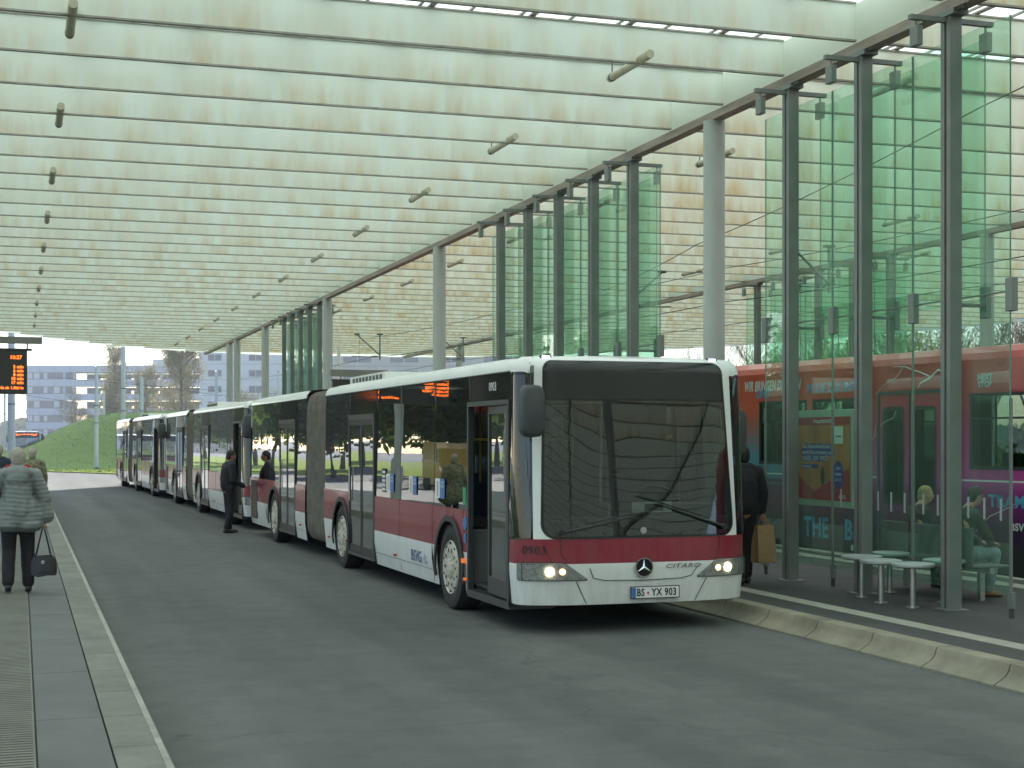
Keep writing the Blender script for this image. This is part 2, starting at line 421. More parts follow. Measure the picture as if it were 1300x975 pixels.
# right platform
PR = .18
m = MB(); m.b2((7.60, -20, -.16), (11.95, 76, PR), PLAT)
m.b2((11.952, -20, -.16), (12.12, 76, PR+.004), STRIPE)
tag(m.build('platform_right', bevel=0), 'grey asphalt platform island on the right between buses and tram', kind='structure')
bpy.data.objects['platform_right'].name = 'platform_island'
m = MB(); m.b2((8.0, -20, PR-.01), (8.22, 76, PR+.004), STRIPE); m.b2((11.3, -20, PR-.01), (11.6, 76, PR+.004), STRIPE)
tag(m.build('platform_marking'), 'pale stripes painted along the right platform', kind='structure')
m = MB(); y = -20.
while y < 76:
    prof = [(7.225, -.08), (7.225, .02), (7.27, .045), (7.325, .075), (7.36, .12), (7.372, .165), (7.385, .180), (7.60, .182), (7.60, -.08)]
    n = len(prof); vs = [(px+.05, y+.008, pz) for px, pz in prof]+[(px+.05, y+.992, pz) for px, pz in prof]
    vs = [(a-(.05 if a > 7.64 else 0), b, c) for a, b, c in vs]
    m.add(vs, [(i, (i+1) % n, n+(i+1) % n, n+i) for i in range(n)]+[tuple(range(n))[::-1], tuple(range(n, 2*n))], KERBM)
    y += 1.
m.b2((7.30, -20, -.09), (7.59, 76, .03), JOINT); m.b2((7.45, -20, .0), (7.59, 76, .165), JOINT)
tag(m.build('kerb_stones', smooth=30, fixn=True), 'curved pale concrete kerb stones along the right platform', kind='structure')
m = MB(); m.face([(-120, -60, -.04), (-15.1, -60, -.04), (-15.1, 110, -.04), (-120, 110, -.04)], GRASS)
tag(m.build('park_lawn'), 'shaded green lawn under the street trees left of the station', kind='structure')
# verge and hill
m = MB()
m.prism([(.0, 97), (5.6, 85), (60, 78), (120, 90), (120, 240), (-60, 240), (-45, 108)], -.1, .06, GRASSY, KERBM)
tag(m.build('lawn'), 'sunlit yellow-green grass verge beyond the end of the bus lane', kind='structure')
def hillz(x, y):
    hx = [(-6, 0), (-3, .5), (0, 1.35), (1.7, 2.0), (2.7, 2.6), (4, 3.2), (5.5, 3.65), (7, 4.0), (12, 4.15), (60, 4.2), (80, 0)]
    for (a, p), (b, q) in zip(hx, hx[1:]):
        if a <= x <= b: h = p+(q-p)*(x-a)/(b-a); break
    else: h = 0
    g = sm(98, 121, y)*(1-sm(135, 160, y))
    return .05 + h*g + .12*noise.noise(Vector((x*.3, y*.2, 0)))*g
m = MB(); m.grid(lin(-6, 80, 86), lin(98, 162, 64), lambda x, y: (x, y, hillz(x, y)), GRASS)
tag(m.build('hill', smooth=80), 'green grassy mound behind the verge in front of the parking building', kind='structure')

# ------------------------------------------------------------------ canopy
def fin_mat(name, c0, stain, amt):
    m, nt, out = _new(name)
    tc = N(nt, 'ShaderNodeTexCoord')
    mp = N(nt, 'ShaderNodeMapping'); mp.inputs['Scale'].default_value = (3.2, 1, .55)
    nt.links.new(tc.outputs['Object'], mp.inputs[0])
    oi = N(nt, 'ShaderNodeObjectInfo')
    av = N(nt, 'ShaderNodeVectorMath', operation='ADD'); cmb = N(nt, 'ShaderNodeCombineXYZ')
    ml = N(nt, 'ShaderNodeMath', operation='MULTIPLY'); ml.inputs[1].default_value = 60; nt.links.new(oi.outputs['Random'], ml.inputs[0])
    nt.links.new(ml.outputs[0], cmb.inputs[1]); nt.links.new(mp.outputs[0], av.inputs[0]); nt.links.new(cmb.outputs[0], av.inputs[1])
    n1 = N(nt, 'ShaderNodeTexNoise', Scale=1.1, Detail=5., Roughness=.6); nt.links.new(av.outputs[0], n1.inputs['Vector'])
    n3 = N(nt, 'ShaderNodeTexNoise', Scale=.22, Detail=2.); nt.links.new(av.outputs[0], n3.inputs['Vector'])
    sx = N(nt, 'ShaderNodeSeparateXYZ'); nt.links.new(tc.outputs['Object'], sx.inputs[0])
    g = N(nt, 'ShaderNodeMapRange'); g.inputs[1].default_value = .02; g.inputs[2].default_value = .40; g.inputs[3].default_value = 1.; g.inputs[4].default_value = .12
    nt.links.new(sx.outputs['Z'], g.inputs[0])
    a = N(nt, 'ShaderNodeMath', operation='MULTIPLY'); nt.links.new(g.outputs[0], a.inputs[0])
    mr = N(nt, 'ShaderNodeMapRange'); mr.inputs[1].default_value = .36; mr.inputs[2].default_value = .72; nt.links.new(n1.outputs[0], mr.inputs[0])
    nt.links.new(mr.outputs[0], a.inputs[1])
    mr3 = N(nt, 'ShaderNodeMapRange'); mr3.inputs[1].default_value = .3; mr3.inputs[2].default_value = .65; mr3.inputs[3].default_value = .35*amt; mr3.inputs[4].default_value = 1.25*amt
    nt.links.new(n3.outputs[0], mr3.inputs[0])
    a2 = N(nt, 'ShaderNodeMath', operation='MULTIPLY', use_clamp=True); nt.links.new(a.outputs[0], a2.inputs[0]); nt.links.new(mr3.outputs[0], a2.inputs[1])
    mix = N(nt, 'ShaderNodeMix', data_type='RGBA'); mix.inputs['A'].default_value = c4(c0); mix.inputs['B'].default_value = c4(stain)
    nt.links.new(a2.outputs[0], mix.inputs['Factor'])
    d = N(nt, 'ShaderNodeBsdfDiffuse'); t = N(nt, 'ShaderNodeBsdfTranslucent')
    nt.links.new(mix.outputs['Result'], d.inputs[0]); nt.links.new(mix.outputs['Result'], t.inputs[0])
    ms = N(nt, 'ShaderNodeMixShader'); ms.inputs[0].default_value = .5
    nt.links.new(d.outputs[0], ms.inputs[1]); nt.links.new(t.outputs[0], ms.inputs[2]); nt.links.new(ms.outputs[0], out.inputs[0])
    return m
FINL = fin_mat('fin_membrane', (.78, .85, .765), (.66, .55, .36), .95)
FINR = fin_mat('fin_membrane_warm_light_stained', (.86, .90, .78), (.70, .56, .33), 1.25)  # right bay: warm light painted in as yellower tone and heavier stain
def sheet_mat():
    m, nt, out = _new('roof_glazing_opal')
    t = N(nt, 'ShaderNodeBsdfTranslucent'); t.inputs[0].default_value = (.90, .975, .855, 1)
    d = N(nt, 'ShaderNodeBsdfDiffuse'); d.inputs[0].default_value = (.6, .63, .6, 1)
    ms = N(nt, 'ShaderNodeMixShader'); ms.inputs[0].default_value = .12
    nt.links.new(t.outputs[0], ms.inputs[1]); nt.links.new(d.outputs[0], ms.inputs[2]); nt.links.new(ms.outputs[0], out.inputs[0])
    return m
SHEET = sheet_mat()
RAIL = pm('fin_rail_grey', (.34, .33, .28), .6, var=.25, scale=5)

ZB, FD = 6.53, .415
FY0, FS = 13.37, 1.71
XB, XB2 = 9.2, 19.9
left_o = [(-39, -5.5), (-36, -8.2), (20, -8.6), (40, -8.2), (50, -6.8), (56, -5.1), (62, -3.0), (66.6, -.8), (71, 1.6), (75.5, 4.6), (78, 7.4), (80.5, 12)]
right_o = [(-39, 30), (-36, 34), (20, 38.5), (40, 38.2), (49.5, 36.7), (58, 35.2), (66, 32.9), (72, 30), (76, 27.3), (79, 24), (80.5, 20)]
def interp(t, y):
    for (a, p), (b, q) in zip(t, t[1:]):
        if a <= y <= b: return p+(q-p)*(y-a)/(b-a)
    return t[0][1] if y < t[0][0] else t[-1][1]
canopy = thing('station_canopy', 'large flat station roof of pale green translucent cross fins with white glazing above', 'canopy', (XB, FY0, 0))
def fin(y, xa, xb, mat):
    mm = MB(); seg = max(1, int((xb-xa)/3.))
    mm.grid(lin(xa, xb, seg), [0, FD], lambda x, z: (x, 0, z), mat)
    mm.b2((xa, -.028, -.022), (xb, .028, 0), RAIL)
    mm.b2((xa, -.022, FD), (xb, .022, FD+.02), RAIL)
    o = mm.build('roof_fin', canopy, loc=(-XB, y-FY0, ZB))
    return o
for k in range(-11, 39):
    y = FY0+FS*k
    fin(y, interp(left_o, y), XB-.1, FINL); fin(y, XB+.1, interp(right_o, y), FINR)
m = MB()
for k in range(-30, -11):
    y = FY0+FS*k-FY0; m.grid(lin(-8.2-XB, 34-XB, 12), [ZB, ZB+FD], lambda x, z: (x, y, z), FINL); m.b2((-8.2-XB, y-.028, ZB-.022), (34-XB, y+.028, ZB), RAIL)
tag(m.build('rear_fins', canopy), kind='stuff')
m = MB()
ol = [(x, y) for y, x in left_o]+[(x, y) for y, x in right_o[::-1]]
m.face([(x-XB, y-FY0, ZB+FD+.06) for x, y in ol], SHEET)
m.build('roof_glazing', canopy)
m = MB()
x = -8.
while x < 38:
    yy = [y for y in [v*.5 for v in range(-78, 162)] if interp(left_o, y) < x < interp(right_o, y)]
    if yy: m.b2((x-.014-XB, yy[0]-FY0, ZB+FD+.03), (x+.014-XB, yy[-1]-FY0, ZB+FD+.055), RAIL)
    if int(round((x+8)/.62)) % 2 == 0 and yy: m.b2((x+.1-XB, yy[0]-FY0, ZB+FD+.03), (x+.17-XB, yy[-1]-FY0, ZB+FD+.05), RAIL)
    x += .62
m.build('glazing_bars', canopy)
for xb_ in (XB, XB2):
    m = MB()
    m.b2((-.085, -50, ZB-.14), (.085, 66.2, ZB-.03), BEAMM)
    for e in (-.1, .1):
        m.grid([e, e+1e-4], [0, 1], lambda a, b: (a, 0, 0), None, lambda a, b: None) if False else None
        m.add([(e, -50, ZB), (e, 66.2, ZB), (e, 66.2, ZB+FD), (e, -50, ZB+FD)], [(0, 1, 2, 3)], FINL)
    o = m.build('edge_beam', canopy, loc=(xb_-XB, 0, 0))
m = MB()      # rim of the roof
pts = [(x-XB, y-FY0) for x, y in ol]
for (a, b) in zip(pts, pts[1:]+pts[:1]):
    m.add([(a[0], a[1], ZB-.03), (b[0], b[1], ZB-.03), (b[0], b[1], ZB+FD+.06), (a[0], a[1], ZB+FD+.06)], [(0, 1, 2, 3)], FINL)
m.build('roof_rim', canopy)

ordw = ['first', 'second', 'third', 'fourth', 'fifth', 'sixth', 'seventh', 'eighth', 'ninth', 'tenth', 'eleventh', 'twelfth', 'thirteenth', 'fourteenth', 'fifteenth', 'sixteenth']
def column(x, y, label, h=ZB-.14, z0=PR):
    mm = MB()
    mm.lathe([(.0, z0-.02), (.19, z0-.02), (.19, z0+.012), (.15, z0+.02), (.15, h), (0, h)], (0, 0, 0), n=28, mat=CONC)
    return tag(mm.build('round_column', None, smooth=True, loc=(x, y, 0)), label, 'column', 'round grey columns carrying the station roof')
cl = [(5.3, 'round grey column of the bus platform row, nearest the viewer beside the camera end'),
      (18.97, 'thick round grey column rising right behind the front of the nearest bus'),
      (33.4, 'round grey column behind the rear part of the nearest bus, next to green glass'),
      (46.7, 'round grey column touching the farthest green glass group'),
      (59.3, 'slim round grey column above the second bus, with a small dark box on it'),
      (67.4, 'round grey column above the second bus, right one of a close pair'),
      (69.9, 'round grey column above the second bus, left one of a close pair')]
for y, l in cl: column(XB, y, l)
for y, l in ((13.9, 'round grey column of the far tram track row, beside the near end of the tram'),
             (27.6, 'round grey column behind the tram seen through the near green glass'),
             (41.3, 'round grey column mostly hidden behind the thick column at the bus front'),
             (55., 'round grey column of the far tram row, middle of the row'), (68.7, 'short-looking round column at the far edge of the roof over the tram tracks')):
    column(XB2, y, l, z0=-.16)
for y, l in ((5.3, 'nearest'), (26, 'middle'), (50, 'farthest')):
    column(-3.6, y, 'round grey column on the left platform row outside the picture, %s one' % l, z0=PZ)

# tube lamps
def tube_lamp(x, y, label):
    t = thing('tube_lamp', label, 'ceiling lamp', (x, y, ZB+.03), 0, 'tube lamps hanging between the roof fins')
    mm = MB(); mm.tube((0, -1.28, 0), (0, .0, 0), .052, n=14, mat=LAMPT); mm.ell((0, 0, 0), (.052, .05, .052), LAMPT, 14); mm.tube((0, -.09, 0), (0, -.06, 0), .056, n=14, mat=DGREY)
    mm.build('lamp_tube', t, smooth=True)
    mm = MB()
    mm.tube((0, -.06, .05), (0, -.06, FD), .008, n=6, mat=DGREY)
    mm.build('hanger', t)
LAMPT = pm('lamp_tube_opal', (.50, .47, .34), .5, var=.1, scale=9)
rows = [(.53, 'leftmost', 12), (7.15, 'second', 12), (10.8, 'third', 8), (17.6, 'fourth', 5), (21.3, 'fifth', 5)]
for x, rn, n in rows:
    for k in range(n):
        y = 17.75+FS*3*k
        if interp(left_o, y) > x-.3: continue
        tube_lamp(x, y, 'slim tube lamp under the roof, %s along the %s row of lamps' % (ordw[k], rn))

# ------------------------------------------------------------------ glass shelters
def shelter(x, y0, n, label, open_bay=None, z0=PR, lower=True):
    t = thing('glass_shelter', label, 'glass wall', (x, y0, 0), 0, 'green glass walls standing between the platforms')
    zt = ZB-.16
    post = None
    for i in range(n):
        yy = i*FS
        mm = MB()
        mm.b2((-.07, yy-.085, z0), (.07, yy-.018, zt), STEEL); mm.b2((-.07, yy+.018, z0), (.07, yy+.085, zt), STEEL)
        mm.b2((-.045, yy-.02, z0), (.045, yy+.02, zt), STEELD)
        mm.b2((-.13, yy-.13, z0), (.13, yy+.13, z0+.012), STEEL)
        mm.build('post', t)
        mm = MB(); mm.b2((-.50, yy-.03, zt-.09), (.50, yy+.03, zt-.04), STEEL)
        mm.b2((-.09, yy-.17, zt-.03), (.09, yy+.17, zt+.03), STEEL)
        mm.b2((-.06, yy-.30, zt+.0), (-.03, yy+.30, zt+.025), STEEL)
        a = mm.build('arm', t)
        for sx in (-.42, .42):
            mm = MB(); mm.tube((sx, yy, zt-.05), (sx, yy, zt-.16), .014, n=8, mat=STEEL)
            mm.b2((sx-.035, yy-.07, zt-.36), (sx+.035, yy+.07, zt-.16), CLAMP)
            mm.build('clamp', a, bevel=.006)
    for i in range(n+1):
        yy = (i-.5)*FS
        mm = MB(); mm.b2((.07, yy-.055, 3.22), (.145, yy+.055, 3.55), CLAMP); mm.build('joint_clamp', t, bevel=.006)
        mm = MB(); mm.b2((.085, yy-.035, z0+.10), (.13, yy+.035, z0+.26), CLAMP); mm.b2((.09, yy-.018, z0), (.125, yy+.018, z0+.12), STEELD); mm.build('floor_bracket', t)
        mm = MB(); mm.b2((.088, yy-.014, z0+.2), (.112, yy+.014, 2.36), CLAMP); mm.build('edge_strip', t)
    for i in range(n):
        yy = i*FS
        mm = MB(); mm.b2((.385, yy-.055, 3.22), (.455, yy+.055, 3.55), CLAMP); mm.build('joint_clamp', t, bevel=.006)
        mm = MB(); mm.b2((.09, yy-.035, 3.34), (.40, yy+.035, 3.37), STEEL); mm.build('cross_bar', t)
    mm = MB(); mm.tube((.10, -.5*FS, 3.42), (.10, (n-.5)*FS, 3.42), .008, n=6, mat=STEEL); mm.build('tie_rod', t)
    planes = [(.10, -.5*FS, n), (.42, 0, n-1)]
    for sx, ys_, cnt in planes:
        for i in range(cnt):
            for (za, zb) in ((3.40, zt-.22), (z0+.22, 3.385)):
                if za < 1 and sx > .3 and open_bay: continue
                mm = MB(); g = .006; ya = ys_+i*FS
                mm.b2((sx-.007, ya+g, za), (sx+.007, ya+FS-g, zb), SG)
                for ye in (ya+g, ya+FS-g-.006): mm.b2((sx-.0085, ye, za), (sx+.0085, ye+.004, zb), GEDGE)
                if za < 1 and sx < .3 and not (open_bay and i == 2):
                    for q in range(6):
                        yy = ya+.13+q*.27
                        mm.b2((sx-.0095, yy, 1.14), (sx-.0078, yy+.035, 1.36), MARK)
                mm.build('glass_pane', t)
    return t
shelter(XB, 13.37, 3, 'nearest tall green glass wall with three grey posts, round seats in front', open_bay=True)
shelter(XB, 21.9, 5, 'tall green glass wall with five posts behind the middle of the nearest bus')
shelter(XB, 48.0, 5, 'farthest narrow-looking green glass wall beside a column above the buses')
shelter(XB2, 31.4, 5, 'green glass wall across the tram track, seen through the nearest glass')

# ------------------------------------------------------------------ poster case
pc = thing('poster_case', 'framed red and orange poster hanging behind the nearest glass wall', 'poster', (9.50, 16.45, 1.72))
pw, ph = .70, .60
POR = pm('poster_orange', (.72, .26, .085), .5, col2=(.42, .13, .05), scale=1.6, stretch=(1, 3, .8))
PRED = pm('poster_red', (.46, .015, .04), .4)
PPUR = pm('poster_purple', (.07, .035, .34), .4)
PFR = pm('poster_frame_pale', (.42, .52, .44), .4)
m = MB(); m.b2((-.02, -pw, -ph), (.02, pw, ph), PFR); m.build('case_frame', pc, bevel=.005)
m = MB(); m.b2((-.026, -pw+.07, -ph+.08), (-.0205, pw-.07, ph-.09), POR)
def pp(yl, z, d=-.029): return (d, -yl, z)       # yl measured to the right as seen from the bus lane
m.add([pp(-.63, .41), pp(.63, .41), pp(.63, .51), pp(-.63, .51)], [(0, 1, 2, 3)], PRED)
m.add([pp(-.63, -.52), pp(.63, -.52), pp(.63, -.10), pp(-.22, -.42), pp(-.63, -.22)], [(0, 1, 2, 3, 4)], PRED)
m.add([pp(.26, .18, -.031), pp(.47, .18, -.031), pp(.47, .39, -.031), pp(.26, .39, -.031)], [(0, 1, 2, 3)], PAPER)
for (a, b, z0, z1) in ((-.54, .18, .11, .18), (-.54, .28, .03, .11), (-.54, .05, -.04, .03), (-.54, -.12, -.13, -.08)):
    m.add([pp(a, z0, -.031), pp(b, z0, -.031), pp(b, z1, -.031), pp(a, z1, -.031)], [(0, 1, 2, 3)], PPUR)
m.add([pp(.36+.12*math.cos(t*PI/10), -.2+.17*math.sin(t*PI/10), -.031) for t in range(20)], [tuple(range(20))], PPUR)
m.add([pp(-.02+.05*math.cos(t*PI/8), -.22+.12*math.sin(t*PI/8), -.031) for t in range(16)], [tuple(range(16))], BLACK)
m.build('poster_sheet', pc)
def ptxt(b, yl, z, s, mt=LETW, al='LEFT', sh=0): text('lettering', b, s, frame((-.033, -yl, z), (0, -1, 0)), mt, pc, .001, al, .92, sh)
ptxt('Hauptbahnhof', 0, .46, .085, al='CENTER')
ptxt('Das Deutschlandticket', -.52, .145, .075); ptxt('macht Braunschweig zum', -.52, .07, .075); ptxt('NABEL DER WELT', -.52, -.005, .082)
ptxt('www.bsvg.net', -.52, -.105, .04); ptxt('Jetzt', .36, -.12, .06, al='CENTER', sh=.2); ptxt('kaufen', .36, -.19, .06, al='CENTER', sh=.2); ptxt('ab 1.5.', .36, -.26, .055, al='CENTER', sh=.2)
ptxt('BSVG', .46, -.47, .07, al='CENTER'); ptxt('Fahrinfo', .365, .27, .04, DBLUE, 'CENTER')

# ------------------------------------------------------------------ round seats and bench
MESHM = pm('seat_wire_grey', (.40, .45, .44), .4, metal=.4, var=.1, scale=40, bump=.5, bscale=120)
def stool(x, y, label):
    t = thing('round_seat', label, 'seat', (x, y, PR), 0, 'round steel seats on single legs by the glass wall')
    mm = MB(); mm.lathe([(0, .425), (.20, .425), (.225, .435), (.23, .45), (.225, .465), (.18, .472), (.0, .466)], (0, 0, 0), n=26, mat=MESHM); mm.build('seat', t, smooth=True)
    mm = MB(); mm.tube((0, 0, 0), (0, 0, .43), .032, n=12, mat=SILV); mm.tube((0, 0, 0), (0, 0, .012), .075, n=16, mat=SILV); mm.build('leg', t, smooth=True)
stool(8.98, 14.75, 'round grey seat in front of the second glass post, left end of the row')
stool(8.86, 14.16, 'round grey seat at the platform edge side, middle of the front row')
stool(8.93, 13.66, 'round grey seat in front of the blond seated person')
stool(9.56, 15.1, 'round grey seat just behind the front row, by the middle post')
stool(9.54, 14.0, 'round grey seat partly hidden by the rightmost thick post')
BPAN = pm('bench_panel_grey', (.10, .115, .115), .55, metal=.3, bump=.3, bscale=140)
t = thing('waiting_bench', 'grey steel bench with high backs where two people sit', 'bench', (10.06, 14.82, PR-.03))
for yy in (-.72, -.1, .55):
    m = MB(); m.b2((-.28, yy-.27, .40), (-.255, yy+.27, .84), BPAN); m.build('backrest', t, bevel=.01)
    m = MB(); m.b2((-.26, yy-.27, .40), (.20, yy+.27, .43), BPAN); m.build('seat', t, bevel=.01)
m = MB(); m.b2((-.06, -1., .34), (.0, .85, .398), SILV); m.build('rail', t)
for yy in (-.8, .65):
    m = MB(); m.b2((-.06, yy-.03, 0), (0, yy+.03, .338), SILV); m.build('leg', t)

# ------------------------------------------------------------------ bus
W, CY = 1.285, .42
def _outline():
    pts = []
    n = 3.0
    K = 60
    for i in range(K+1):
        t = i/K*PI/2
        a = math.sin(t)**(2/n); pts.append((-W*a, CY*(1-max(0, 1-a**n)**(1/n))))
    return pts
_op = _outline()
_acc = [0]
for a, b in zip(_op, _op[1:]): _acc.append(_acc[-1]+math.hypot(a[0]-b[0], a[1]-b[1]))
PC = _acc[-1]                       # arc length from the nose centre to the end of the corner
def _plan(p):
    s = 1 if p >= 0 else -1; p = abs(p)
    if p >= PC: x, y, nx, ny = -W, CY+p-PC, -1, 0
    else:
        i = 0
        lo, hi = 0, len(_acc)-1
        while hi-lo > 1:
            mid = (lo+hi)//2
            if _acc[mid] <= p: lo = mid
            else: hi = mid
        f = (p-_acc[lo])/max(1e-9, _acc[hi]-_acc[lo])
        x = _op[lo][0]+f*(_op[hi][0]-_op[lo][0]); y = _op[lo][1]+f*(_op[hi][1]-_op[lo][1])
        a = max(0, lo-1); b = min(len(_op)-1, hi+1)
        dx, dy = _op[b][0]-_op[a][0], _op[b][1]-_op[a][1]; l = math.hypot(dx, dy)
        nx, ny = dy/l*-1, dx/l        # outward
        if nx > 0: nx, ny = -nx, -ny
        if ny > 0: ny = -ny
    return s*x, y, s*nx, ny
ZT = 2.64
def BP(p, z, off=0.):
    x, y, nx, ny = _plan(p)
    w_ = max(0, 1-y/CY)
    y += w_*(.115*max(0, z-.95) + .12*max(0, .52-z)) 
    tum = .020*max(0, z-1.0)/1.64
    ins = 0
    if z > ZT:
        q = min(1, (z-ZT)/.16); ins = .16*(1-math.sqrt(max(0, 1-q*q)))
    if z < .40: ins += .25*(.40-z)*(1 if abs(p) > .9 else .5)
    o = off-ins
    sx = 1-tum
    return Vector((x*sx+nx*o, y+ny*o, z))
def pX(x):                          # p of a front x coordinate
    s = -1 if x > 0 else 1
    ax = abs(x)
    for i in range(len(_op)-1):
        if abs(_op[i+1][0]) >= ax:
            f = (ax-abs(_op[i][0]))/max(1e-9, abs(_op[i+1][0])-abs(_op[i][0]))
            return s*(_acc[i]+f*(_acc[i+1]-_acc[i]))
    return s*PC
def pY(y): return PC+(y-CY)
def cuts(lo, hi, step, extra=()):
    n = max(1, int(math.ceil((hi-lo)/step))); s = set(round(v, 5) for v in lin(lo, hi, n))
    s |= set(round(e, 5) for e in extra if lo < e < hi)
    s = sorted(s); out = [s[0]]
    for v in s[1:]:
        if v-out[-1] > 1e-4: out.append(v)
    return out
def panel(mb, p0, p1, z0, z1, mat, off=0, holes=(), step=.12, zs=None, matfn=None):
    us = cuts(p0, p1, step, [h[0] for h in holes]+[h[1] for h in holes])
    vs = cuts(z0, z1, .35 if z1 <= ZT else .03, [h[2] for h in holes]+[h[3] for h in holes]+list(zs or []))
    def mf(u, v):
        for h in holes:
            if h[0] < u < h[1] and h[2] < v < h[3]: return None
        return matfn(u, v) if matfn else mat
    mb.grid(us, vs, lambda u, v: BP(u, v, off), mat, mf)
def rpatch(mb, fn, u0, u1, z0, z1, rad, mat, hole=None, nu=14, skew=None):
    # rounded-corner patch, rad=(bl,br,tr,tl); hole=(u0,u1,z0,z1) leaves a rectangular opening
    bl, br, tr, tl = rad
    zs = set([z0, z1])
    for r_, base, sg in ((bl, z0, 1), (br, z0, 1), (tr, z1, -1), (tl, z1, -1)):
        for i in range(7): zs.add(round(base+sg*r_*(1-math.cos(i/6*PI/2)), 5))
    if hole: zs |= {hole[2], hole[3]}
    for k in range(1, 8): zs.add(round(z0+(z1-z0)*k/8, 5))
    zs = sorted(z for z in zs if z0-1e-6 <= z <= z1+1e-6)
    def bound(z):
        a, b = u0, u1
        if bl and z < z0+bl: a = max(a, u0+bl-math.sqrt(max(0, bl*bl-(z0+bl-z)**2)))
        if tl and z > z1-tl: a = max(a, u0+tl-math.sqrt(max(0, tl*tl-(z-z1+tl)**2)))
        if br and z < z0+br: b = min(b, u1-br+math.sqrt(max(0, br*br-(z0+br-z)**2)))
        if tr and z > z1-tr: b = min(b, u1-tr+math.sqrt(max(0, tr*tr-(z-z1+tr)**2)))
        if skew: a, b = skew(a, z), skew(b, z)
        return a, b
    for za, zb in zip(zs, zs[1:]):
        if zb-za < 1e-5: continue
        A, B = bound(za), bound(zb); zm = (za+zb)/2
        segs = [(A[0], A[1], B[0], B[1])]
        if hole and hole[2] < zm < hole[3]:
            segs = [(A[0], hole[0], B[0], hole[0]), (hole[1], A[1], hole[1], B[1])]
        for a0, a1, b0, b1 in segs:
            n = max(1, int(nu*(a1-a0)/(u1-u0))+1)
            vs = [fn(a0+(a1-a0)*i/n, za) for i in range(n+1)]+[fn(b0+(b1-b0)*i/n, zb) for i in range(n+1)]
            mb.add(vs, [(i, i+1, n+2+i, n+1+i) for i in range(n)], mat)
def arch_cols(mb, yc, r, zc, y0, y1, ztop, zbot, mat_of, mirror=1, off=0):
    # body panel with a round wheel opening, in columns; mat_of(z) picks the band
    ys = cuts(y0, y1, .08, [yc-r, yc+r]+[yc+r*math.cos(t*PI/16) for t in range(17)])
    def zl(y):
        d = abs(y-yc)
        return zc+math.sqrt(max(0, r*r-d*d)) if d < r else zbot
    bands = sorted(set([zbot, RZ0, ztop]))
    for a, b in zip(ys, ys[1:]):
        m_ = (a+b)/2
        inside = abs(m_-yc) < r
        for za, zb in zip(bands, bands[1:]):
            la, lb = max(za, zl(a) if inside else za), max(za, zl(b) if inside else za)
            if inside and la >= zb and lb >= zb: continue
            la, lb = min(la, zb), min(lb, zb)
            P = lambda y, z: BP(mirror*pY(y), z, off)
            mb.add([P(a, la), P(b, lb), P(b, zb), P(a, zb)], [(0, 1, 2, 3)], mat_of((za+zb)/2))
RZ0, RZ1 = .70, 1.17
ZL = .23
def band(z): return RED if RZ0 < z < RZ1 else WHITE
LEN1, LEN2a, LEN2b = 9.72, 11.30, 17.25
WH = [2.60, 8.42, 14.40]
def build_wheel(y, side, parent, name='wheel'):
    t = thing(name, None, None, (side*-(W-.02), y, .48)); t.parent = parent
    s = -side if side > 0 else 1
    # side=+1: door side (x negative)
    dx = -1 if side > 0 else 1
    m = MB(); prof = [(.29, dx*-.28), (.45, dx*-.28), (.478, dx*-.24), (.48, dx*-.04), (.462, dx*-.0), (.40, dx*.015), (.315, dx*-.0), (.29, dx*-.02), (.29, dx*-.28)]
    m.lathe(prof, (0, 0, 0), 'X', 40, RUB); m.build('tyre', t, smooth=True, fixn=True)
    m = MB(); prof = [(.0, dx*.035), (.06, dx*.035), (.10, dx*.02), (.13, dx*-.0), (.24, dx*.012), (.285, dx*-.004), (.302, dx*.012), (.312, dx*-.004)]
    m.lathe(prof, (0, 0, 0), 'X', 40, RIM)
    for k in range(10):
        a = 2*PI*k/10
        cy_, cz_ = .205*math.cos(a), .205*math.sin(a)
        vs = [(dx*.012, cy_+.030*math.cos(b*PI/5)*math.cos(a)-.020*math.sin(b*PI/5)*math.sin(a), cz_+.030*math.cos(b*PI/5)*math.sin(a)+.020*math.sin(b*PI/5)*math.cos(a)) for b in range(10)]
        m.add(vs, [tuple(range(10))], BLACK)
        a += PI/10
        m.tube((dx*-.01, .275*math.cos(a), .275*math.sin(a)), (dx*.014, .275*math.cos(a), .275*math.sin(a)), .012, n=8, mat=BLACK)
        m.tube((dx*.0, .12*math.cos(a), .12*math.sin(a)), (dx*.022, .12*math.cos(a), .12*math.sin(a)), .013, n=6, mat=RIM)
    m.build('rim', t, smooth=30, fixn=True)
    return t
def side_glass(root, segs, side, name='side_window'):
    for (y0, y1, z0) in segs:
        m = MB()
        us = cuts(side*pY(y0) if side > 0 else -pY(y1), side*pY(y1) if side > 0 else -pY(y0), .6)
        m.grid(us, [z0, 1.6, 2.1, ZT], lambda u, v: BP(u, v, -.012), BGL)
        m.build(name, root, smooth=True)

